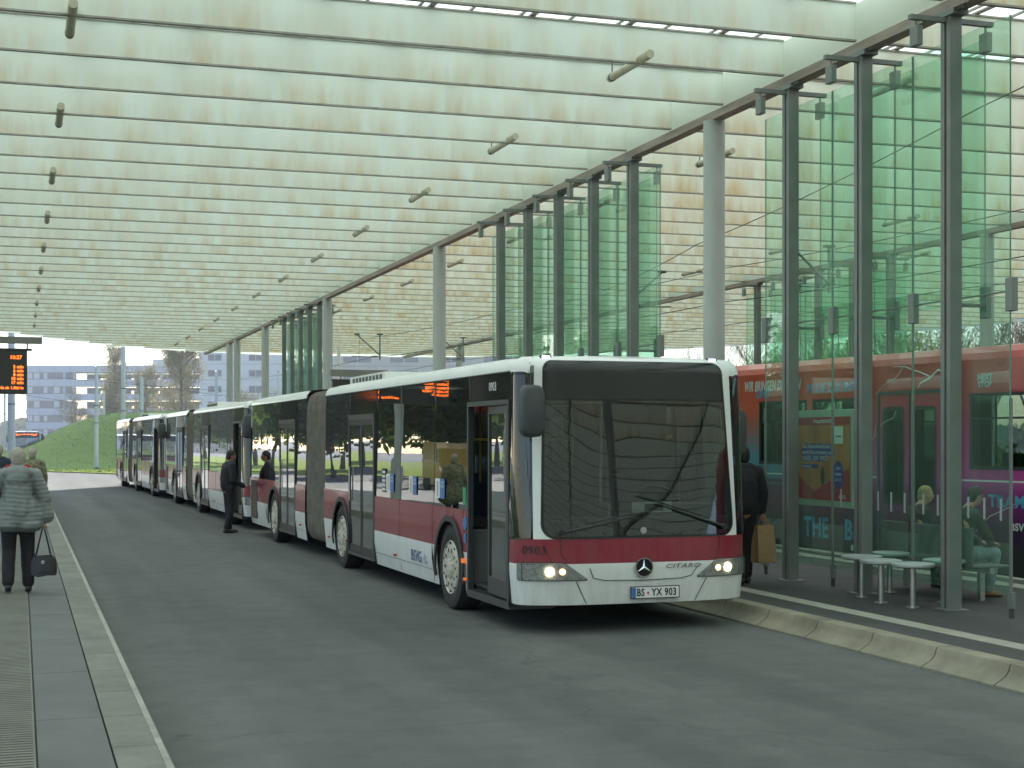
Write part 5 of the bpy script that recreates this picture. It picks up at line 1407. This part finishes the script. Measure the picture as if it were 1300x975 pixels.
hanger(20.6, 24.5, 'dark bracket at the right picture edge above the tram', -1)

# ------------------------------------------------------------------ departure displays
LED = pm('led_orange', (1, .2, .02), .5, emis=(1, .17, .02), estr=1.15)
SCR = pm('display_black', (.035, .036, .034), .4)
BEAMG = pm('gantry_beam_grey', (.20, .20, .175), .55, var=.1, scale=2)
POLEM = pm('pole_pale', (.80, .81, .80), .5, var=.05, scale=2)
def gantry(x, y, z, z0, label, full=True, polex=-3.6, h=4.8, sc=1.27, bl=4.2):
    g = thing('display_gantry', label, 'display gantry', (x, y, 0))
    m = MB(); m.b2((-bl, -.09, z), (0, .09, z+.17), BEAMG); m.build('beam', g, bevel=.006)
    m = MB(); m.tube((polex, .18, z0), (polex, .18, h), .085, n=18, mat=POLEM); m.tube((polex, .18, z0), (polex, .18, z0+.02), .16, n=18, mat=POLEM); m.build('pole', g, smooth=True)
    d = thing('departure_display', 'black board with orange lettering hanging %s' % label.split(' carrying')[0].replace('grey gantry', 'from the grey gantry'), 'departure board', (x-.36+(.33 if bl < 2 else 0), y-.02, z-1.0*sc)); d.scale = (sc,)*3
    m = MB(); m.b2((-1.9, -.09, 0), (0, .09, .86), SCR); m.b2((-1.93, -.10, .86), (.09, .10, .90), DGREY); m.build('housing', d, bevel=.008)
    for xx in (-1.6, -.0, -.72):
        m = MB(); m.b2((xx-.015, -.015, .90), (xx+.015, .015, .998), DGREY); m.build('hanger', d)
    def dt(b, x_, z_, s, mt, al='RIGHT'): text('lettering', b, s, frame((x_, -.094, z_), (1, 0, 0)), mt, d, .002, al, .95, 0, .004)
    dt('10:27', -.10, .72, .10, LED); dt('Hauptbahnhof', -.66, .69, .09, pmget2())
    for k, (a, b) in enumerate((('Weststadt', '2 min'), ('Querum Mitte', '6 min'), ('Braunschweig', '8 min'), ('Heidberg Center', '10 min'), ('Stockheim', '17 min'))):
        dt(b, -.07, .535-k*.078, .083, LED); dt(a, -1.82, .535-k*.078, .083, LED, 'LEFT')
    dt('und direkt ab 1.Mai in', -.07, .12, .075, LED)
def pmget2():
    if 'sign_grey_text' not in _M: pm('sign_grey_text', (.30, .32, .30), .6)
    return _M['sign_grey_text']
gantry(.52, 39.6, 4.36, PZ, 'grey gantry over the left platform carrying the near departure board')
gantry(8.98, 37.6, 3.56, PR, 'grey gantry above the nearest bus roof carrying the far departure board', polex=-.75, h=3.5, sc=.75, bl=1.5)

# ------------------------------------------------------------------ poles beyond the canopy
def upx(u, Z, z=0):       # ground point under picture column u at depth Z
    X = (u-650)/F*Z; return (X*math.cos(TH)+Z*math.sin(TH), -X*math.sin(TH)+Z*math.cos(TH), z)
def pole(u, Z, h, r, label):
    x, y, _ = upx(u, Z); mm = MB(); mm.tube((0, 0, 0), (0, 0, h), r*1.1, r*.85, n=16, mat=POLEM); mm.tube((0, 0, .0), (0, 0, .12), r*2, r*1.3, n=16, mat=KERBM); mm.tube((0, 0, h), (0, 0, h+.05), r, r*.5, n=12, mat=DGREY)
    for hz_ in (.45, .62): mm.tube((0, 0, h*hz_), (0, 0, h*hz_+.04), r*1.25, n=12, mat=DGREY)
    return tag(mm.build('catenary_pole', smooth=40, loc=(x, y, .05)), label, 'pole', 'pale poles on the verge')
pole(14.5, 84, 8.6, .20, 'thick pale mast behind the near departure board')
pole(122.5, 96, 6.55, .13, 'pale pole standing on the verge in front of the green mound')
pole(156.5, 92, 8.1, .14, 'taller pale pole rising just left of the farthest bus')
pole(180, 100, 6.1, .12, 'pale pole behind the roof of the farthest bus')
pole(275, 110, 6.9, .13, 'pale pole above the second bus in front of the white apartment block')
pole(353, 100, 6.4, .10, 'pale pole just right of the slim column with the dark box')
pole(132, 150, 6.8, .10, 'thin distant pole on top of the mound')
pole(6, 140, 9.5, .10, 'thin distant pole at the left edge under the departure board')
pole(430, 75, 7.2, .11, 'white pole behind the rear of the nearest bus next to the column')
for i, (a, b, z1, z2) in enumerate((((122, 96), (356, 120), 6.0, 5.0), ((60, 120), (356, 120), 7.0, 5.6), ((-60, 90), (240, 140), 5.4, 4.2))):
    p, q = upx(*a), upx(*b); wire([(p[0], p[1], z1), (q[0], q[1], z2)], 'thin wire sagging across the verge, %s from the top' % ordw[i], .014, 'span_wire', 'thin wires over the verge')

# ------------------------------------------------------------------ far buildings
FACB = pm('facade_blue_grey', (.52, .58, .68), .8, var=.06, scale=.3)
FACW = pm('facade_pale', (.76, .78, .80), .8, var=.07, scale=.25)
FACT = pm('facade_tan', (.50, .47, .44), .8, var=.1, scale=.3)
DARKI = pm('parking_dark', (.055, .065, .09), .8)
WBG = pm('window_dark_blue', (.05, .075, .12), .15)
WFR = pm('window_frame_pale', (.6, .62, .64), .5)
def facing(u0, u1, Z): p, q = Vector(upx(u0, Z)), Vector(upx(u1, Z)); return p, q, (q-p).length
p, q, L = facing(33, 262, 290)
g = thing('parking_building', 'pale blue-grey open parking building with stacked decks behind the green mound', 'building', tuple(p), math.atan2((q-p).y, (q-p).x))
zs_ = [15.6, 12.9, 10.1, 7.3, 4.6, 1.9]
for k, z in enumerate(zs_):
    m = MB(); m.b2((0, -.0, z-.62), (L, .3, z+.70), FACB); m.b2((0, .3, z-.2), (L, 16, z+.05), DARKI)
    x = 2.6
    while x < L: m.b2((x-.02, -.012, z-.60), (x+.02, 0, z+.68), DARKI); x += 3
    m.build('deck_parapet' if k else 'roof_parapet', g)
    if k:
        m = MB(); zt_ = zs_[k-1]-.62; zb_ = z+.70
        m.b2((.1, .1, zb_), (7.2, .28, zt_), WBG)
        for a, b in ((.3, 1.2), (1.5, 2.6), (3.4, 4.1), (5.4, 6.5)): m.b2((a, .06, zb_+.15), (b, .098, zt_-.1), WFR if (k+int(a)) % 3 else WBG)
        m.b2((7.2, .1, zb_), (7.5, 8, zt_), FACB); m.build('stair_window', g)
m = MB(); x = 9.
while x < L: m.b2((x, .6, 0), (x+.35, 1.0, 15), FACB); x += 4.2
for k, z in enumerate(zs_[1:]): 
    for a, b in ((9.5, 12.5), (17, 21), (26, 30), (31.5, L)):
        pass
    for a, b in ((7.5, 10.2), (12.6 if k % 2 else 11.9, 16.5), (17.1, 22), (22.6+k*.3, L)): m.b2((a, 15.2, z+.1), (b, 15.6, z+2.3), DARKI)
    m.b2((7.5, 15.1, z+1.5+.3*(k % 2)), (L, 15.7, z+2.4), DARKI)
m.b2((0, 0, -1), (L, .3, 1.3), FACB); m.build('pillars', g)
m = MB(); m.b2((24, 2, 16.3), (L, 10, 17.6), FACW); m.build('roof_cabin', g)
def block(u0, u1, Z, h, mat, label, win, wx, wz, dz, z0, name='apartment_block', shf=0):
    p, q, L = facing(u0, u1, Z); g = thing(name, label, 'building', tuple(p), math.atan2((q-p).y, (q-p).x))
    m = MB(); m.b2((0, 0, -1), (L, 12, h), mat)
    for k in range(int(h/dz)+1): m.b2((0, -.02, z0+k*dz-.55), (L, 0, z0+k*dz-.5), DARKI)
    m.build('wall', g)
    z = z0
    while z < h-1.2:
        x = 1.5+shf
        while x+win < L-1:
            m = MB(); m.b2((x, -.10, z), (x+win, -.0, z+wz), WFR); m.b2((x+.12, -.13, z+.12), (x+win/2-.06, -.101, z+wz-.12), WBG); m.b2((x+win/2+.06, -.13, z+.12), (x+win-.12, -.101, z+wz-.12), WBG)
            m.build('window', g); x += wx
        z += dz
    m = MB(); m.b2((-.2, -.25, h), (L+.2, 12.2, h+.45), FACW); m.build('roof', g)
    return g
block(253, 425, 270, 24, FACW, 'tall white apartment block with dark windows above the second bus', 2.6, 7.4, 1.3, 2.85, 4.7)
block(424, 665, 262, 16.6, FACT, 'lower grey block with a row of pale windows behind the nearest bus roof', 5.2, 8.2, 1.7, 2.85, 9.6, 'office_block', 0)

# ------------------------------------------------------------------ trees
BARK = pm('bark', (.10, .085, .065), .9, var=.3, scale=3)
TWIG = pm('twigs_brown', (.27, .215, .13), .9)
BUDS = pm('buds_olive', (.19, .155, .05), .9, var=.3, scale=.6)
def leafm(name, a, b, tr=.5):
    m, nt, out = _new(name); oi = N(nt, 'ShaderNodeTexCoord'); n1 = N(nt, 'ShaderNodeTexNoise', Scale=.55, Detail=3.); nt.links.new(oi.outputs['Object'], n1.inputs['Vector'])
    r = N(nt, 'ShaderNodeValToRGB'); r.color_ramp.elements[0].position = .35; r.color_ramp.elements[1].position = .65; r.color_ramp.elements[0].color = c4(a); r.color_ramp.elements[1].color = c4(b)
    nt.links.new(n1.outputs[0], r.inputs[0]); d = N(nt, 'ShaderNodeBsdfDiffuse'); t = N(nt, 'ShaderNodeBsdfTranslucent'); nt.links.new(r.outputs[0], d.inputs[0]); nt.links.new(r.outputs[0], t.inputs[0])
    ms = N(nt, 'ShaderNodeMixShader'); ms.inputs[0].default_value = tr; nt.links.new(d.outputs[0], ms.inputs[1]); nt.links.new(t.outputs[0], ms.inputs[2]); nt.links.new(ms.outputs[0], out.inputs[0]); return m
LEAFG = leafm('leaf_spring_green', (.20, .30, .06), (.42, .50, .12), .55)
BUDS = leafm('buds_olive', (.30, .25, .13), (.50, .42, .20), .5)
LEAFD = leafm('leaf_green', (.05, .10, .02), (.16, .22, .04))
def tree(loc, h, kind, label, leaves=0, leafmat=None, seed=0, spread=.5, depth=4, leaf=.16, trunkr=None, group=None, name='tree'):
    rnd = random.Random(seed); t = thing(name, label, 'tree', loc, 0, group)
    tm, bm_, lm = MB(), MB(), MB(); tips = []
    tr = trunkr or h*.018
    def grow(p, d, L, r, k):
        d = d.normalized(); pts = [p]; q = p
        for i in range(3):
            d = (d+V3(rnd.gauss(0, .10), rnd.gauss(0, .10), .07 if kind != 'poplar' else .25)).normalized(); q = q+d*L/3; pts.append(q)
        rr = [r, r*.86, r*.74, r*.6]
        (tm if k == 0 else bm_).path(pts, rr, 7 if k == 0 else (4 if k < 3 else 3), BARK if k < 2 else TWIG)
        if k >= depth: tips.append((q, d)); return
        n = (5 if k == 0 else 4) if kind != 'poplar' else 4
        for i in range(n):
            f = rnd.uniform(.45, 1.0) if i else 1.0
            b = pts[0].lerp(pts[3], f) if f < 1 else pts[3]
            idx = min(2, int(f*3)); b = pts[idx].lerp(pts[idx+1], f*3-idx) if f < 1 else pts[3]
            a = rnd.uniform(0, 2*PI); s_ = spread*(.6+.8*rnd.random()) if i else spread*.3
            nd = (d+V3(math.cos(a)*s_, math.sin(a)*s_, rnd.uniform(-.1, .25))).normalized()
            grow(b, nd, L*rnd.uniform(.60, .82), r*.52, k+1)
    if kind == 'poplar':
        tm.path([V3(0, 0, 0), V3(0, 0, h*.5), V3(0, 0, h*.95)], [tr, tr*.6, tr*.15], 7, BARK)
        for i in range(90):
            z = h*(.06+.86*rnd.random()); a = rnd.uniform(0, 2*PI); L = h*.24*(1-.55*z/h)*rnd.uniform(.6, 1)
            p0 = V3(0, 0, z); e = p0+V3(math.cos(a)*L*spread, math.sin(a)*L*spread, L*.55); f = e+V3(math.cos(a)*L*.1, math.sin(a)*L*.1, L*.75)
            bm_.path([p0, e, f], [.05, .035, .012], 3, TWIG)
            for j in range(7):
                b = e.lerp(f, rnd.random()) if rnd.random() < .6 else p0.lerp(e, rnd.uniform(.4, 1)); g_ = b+V3(rnd.gauss(0, .28), rnd.gauss(0, .28), rnd.uniform(.5, 1.3)); bm_.path([b, g_], [.02, .008], 3, TWIG); tips.append((g_, V3(0, 0, 1)))
    else: grow(V3(0, 0, 0), V3(0, 0, 1), h*.34, tr, 0)
    tm.build('trunk', t, smooth=True); bm_.build('branches', t)
    if leaves:
        for i in range(leaves):
            q, d = rnd.choice(tips); c = q+V3(rnd.gauss(0, leaf*2.2), rnd.gauss(0, leaf*2.2), rnd.gauss(0, leaf*2.2))-d*rnd.random()*leaf*3
            a = V3(rnd.gauss(0, 1), rnd.gauss(0, 1), rnd.gauss(0, 1)).normalized(); b = a.orthogonal().normalized(); s_ = leaf*rnd.uniform(.5, 1.1)
            lm.v += [tuple(c-a*s_), tuple(c+b*s_*.5), tuple(c+a*s_), tuple(c-b*s_*.5)]; k = len(lm.v)-4; lm.f.append((k, k+1, k+2, k+3)); lm.m.append(lm.mi(leafmat))
        lm.build('crown', t)
    return t
G1 = 'trees between the mound and the parking building'
x, y, _ = upx(146, 175); tree((x, y, .5), 11.6, 'poplar', 'thin-topped bare poplar in front of the parking building', 9000, BUDS, 3, .50, leaf=.13, group=G1)
x, y, _ = upx(230, 168); tree((x, y, .5), 15., 'poplar', 'broad olive-brown poplar whose top is hidden by the canopy', 17000, BUDS, 5, .72, leaf=.13, group=G1)
x, y, _ = upx(185, 180); tree((x, y, .5), 9.5, 'poplar', 'small bare brown tree between the two poplars', 3200, BUDS, 9, .9, leaf=.12, group=G1)
x, y, _ = upx(98, 175); tree((x, y, .2), 7.8, 'bare', 'spreading bare tree in front of the open parking decks', 0, None, 12, .75, 5, group=G1, trunkr=.2)
for i, (u, Z, h) in enumerate(((300, 190, 9), (345, 185, 8.5), (380, 200, 9), (520, 180, 8), (600, 190, 8.5), (470, 195, 8.8))):
    x, y, _ = upx(u, Z); tree((x, y, 0), h, 'bare', 'bare brown tree before the far apartment blocks, %s from the left' % ordw[[0, 1, 2, 4, 5, 3][i]], 1600, BUDS, 20+i, .7, 5, leaf=.13, group='bare trees before the apartment blocks', trunkr=.15)
# trees behind the tram
i = 0
for (u, Z, h, lv, sd) in ((935, 92, 9.5, 0, 31), (985, 74, 8.6, 1500, 32), (1035, 84, 10, 2600, 33), (1090, 72, 9.0, 3000, 34), (1150, 82, 9.8, 2200, 35), (1205, 74, 9.4, 1500, 36), (1255, 66, 9.5, 300, 37), (1310, 70, 10, 300, 38), (1360, 62, 9, 200, 39)):
    x, y, _ = upx(u, Z); i += 1
    tree((x, y, -.1), h, 'bare', '%s tree beyond the tram tracks, %s from the left of its row' % ('bare' if lv < 500 else 'light green leafing', ordw[i-1]), lv, LEAFG, sd, .72, 5, leaf=.10, group='trees beyond the tram tracks', trunkr=.13)
# trees along the street on the left (seen mirrored in the bus windows)
i = 0
for k in range(16):
    x, y = ((-13, 46), (-16, 56), (-20, 66), (-12, 74), (-17, 84), (-11, 93), (-15, 102), (-10.5, 112), (-16, 122), (-10, 133), (-15, 145), (-11, 158), (-22, 90), (-24, 110), (-20, 130), (-25, 70))[k]; i += 1
    if k == 0: t0 = tree((x, y, -.05), 9.5, 'leafy', 'leafy green street tree left of the station, first of its row', 9500, LEAFD, 51, .70, 4, leaf=.36, group='leafy trees along the street on the left', name='street_tree', trunkr=.22)
    else:
        t_ = copy_tree(t0); t_.location = (x, y, -.05); t_.rotation_euler = (0, 0, k*1.1); t_['label'] = 'leafy green street tree left of the station, %s of its row' % ordw[k]
# distant tree belt
m = MB(); rnd = random.Random(4)
for i in range(15000):
    u = rnd.uniform(-260, 1650); Z = rnd.uniform(345, 375); hh = 5.5+2.2*noise.noise(V3(u*.02, 0, 0))+1.2*noise.noise(V3(u*.09, 3, 0)); z = rnd.random()**.8*hh
    x, y, _ = upx(u, Z); s_ = rnd.uniform(.5, 1.1); a = V3(rnd.gauss(0, 1), rnd.gauss(0, 1), rnd.gauss(0, 1)).normalized(); b = a.orthogonal()
    m.face([V3(x, y, z)-a*s_, V3(x, y, z)+b*s_, V3(x, y, z)+a*s_, V3(x, y, z)-b*s_], FARG)  if False else m.face([V3(x, y, z)-a*s_, V3(x, y, z)+b*s_, V3(x, y, z)+a*s_, V3(x, y, z)-b*s_], TWIG if rnd.random() < .6 else LEAFD)
tag(m.build('treeline'), 'distant brown and green belt of trees on the horizon', 'tree belt', kind='stuff')
# hedge between tram tracks and trees
m = MB()
for i in range(9000):
    s_ = rnd.random(); x = 26+s_*22+rnd.gauss(0, .5); y = 78-s_*45+rnd.gauss(0, .5); z = abs(rnd.random()*1.6+.3*math.sin(s_*60)); q = rnd.uniform(.10, .22)
    a = V3(rnd.gauss(0, 1), rnd.gauss(0, 1), rnd.gauss(0, 1)).normalized()*q; b = a.orthogonal(); c = V3(x, y, z-.15); m.face([c-a, c+b, c+a, c-b], LEAFG if rnd.random() < .5 else LEAFD)
tag(m.build('hedge'), 'long green hedge beyond the tram tracks', 'hedge')

# far buses on the road
for (x, y, rz, l, tx) in ((.35, 118., -1, 'grey-fronted bus facing the viewer beyond the left platform', 1), (-4.2, 126., -4, 'white bus roof at the left edge behind the facing bus', 0)):
    fb = copy_tree_plain = thing('distant_bus', l, 'bus', (x, y, -.25), R(rz))
    for ch in list(bus.children):
        if ch.name.split('.')[0] in ('front_body', 'windscreen_border', 'windscreen', 'destination_display', 'wing_mirror', 'corner_frame', 'headlight', 'side_window', 'dashboard'): copy_tree(ch, fb)
    if tx: text('lettering', 'Hauptbahnhof', .24, frame(V3(0, -.01, 2.57)+V3(0, .19, 0), (1, 0, 0)), LED, fb, .004, 'CENTER', 1.1, 0, .01)

# yellow delivery van and red sign board on the left street (mirrored in the bus windows)
v = thing('delivery_van', 'yellow delivery van parked on the street left of the station', 'van', (-6.6+-3.2, 62, -.05), R(8))
VY = pm('van_yellow', (.62, .36, .015), .3, coat=.4)
m = MB(); pr = [(0, .35), (0, 1.05), (.55, 1.25), (1.1, 2.05), (1.5, 2.3), (5.2, 2.3), (5.3, 2.1), (5.3, .35)]
vs = [(s, y, z) for s in (-.95, .95) for y, z in pr]; n = len(pr)
m.add(vs, [tuple(range(n)), tuple(range(n, 2*n))[::-1]]+[(i, (i+1) % n, n+(i+1) % n, n+i) for i in range(n)], VY); m.build('van_body', v, bevel=.06, fixn=True)
for s in (-1, 1):
    for y in (.95, 4.3):
        m = MB(); m.lathe([(0, -.1), (.33, -.1), (.34, 0), (.33, .1), (0, .1)], (s*.9, y, .34), 'X', 22, RUB); m.build('wheel', v, smooth=30, fixn=True)
m = MB(); m.add([(-.85, .60, 1.30), (.85, .60, 1.30), (.8, 1.08, 1.98), (-.8, 1.08, 1.98)], [(0, 1, 2, 3)], BLACKG)
for s in (-1, 1): m.add([(s*.956, .8, 1.25), (s*.956, 1.9, 1.25), (s*.956, 1.9, 2.0), (s*.956, 1.25, 2.0)], [(0, 1, 2, 3)], BLACKG)
m.build('window', v)

tagc = {'platform_island': 'structure'}
# town hall-like block behind the viewer, mirrored in the windscreen
g = thing('station_building', 'long tan station building with a lattice of windows behind the viewer', 'building', (-30, -68, 0))
m = MB(); m.b2((0, -10, -.2), (80, 0, 13), pm('facade_tan_lattice', (.34, .24, .17), .8, var=.1, scale=.4)); m.build('wall', g)
m = MB()
for i in range(26):
    for k in range(4): m.b2((1.2+i*3, 0, 1.0+k*3.0), (3.2+i*3, .06, 3.2+k*3.0), WBG)
m.build('window_grid', g)

def haze(dens):
    m, nt, out = _new('air_haze'); v = N(nt, 'ShaderNodeVolumePrincipled'); v.inputs['Density'].default_value = dens; v.inputs['Color'].default_value = (.86, .92, 1, 1); v.inputs['Anisotropy'].default_value = .2
    nt.links.new(v.outputs[0], out.inputs['Volume'])
    b = MB(); b.b2((-160, -90, -1.2), (220, 400, 27), m); o = b.build('haze'); tag(o, 'thin pale blue haze in the air over the whole station', kind='stuff')
haze(.0012)

m = MB(); rnd = random.Random(11)
for i in range(9000):
    x = rnd.uniform(-3, 22); y = rnd.uniform(100, 124) if i % 2 else rnd.uniform(88, 100)
    if y < 97.5-2.1*x: continue
    z = hillz(x, y) if y > 98 else .06
    h = rnd.uniform(.03, .08); w_ = rnd.uniform(.02, .04); a = rnd.uniform(0, PI); dx, dy = math.cos(a)*w_, math.sin(a)*w_
    m.face([(x-dx, y-dy, z-.02), (x+dx, y+dy, z-.02), (x+rnd.gauss(0, .05), y+rnd.gauss(0, .05), z+h)], GRASS if y > 100 else GRASSY)
tag(m.build('grass_tufts'), 'tufts of green and yellowish grass on the mound and verge', 'grass', kind='stuff')
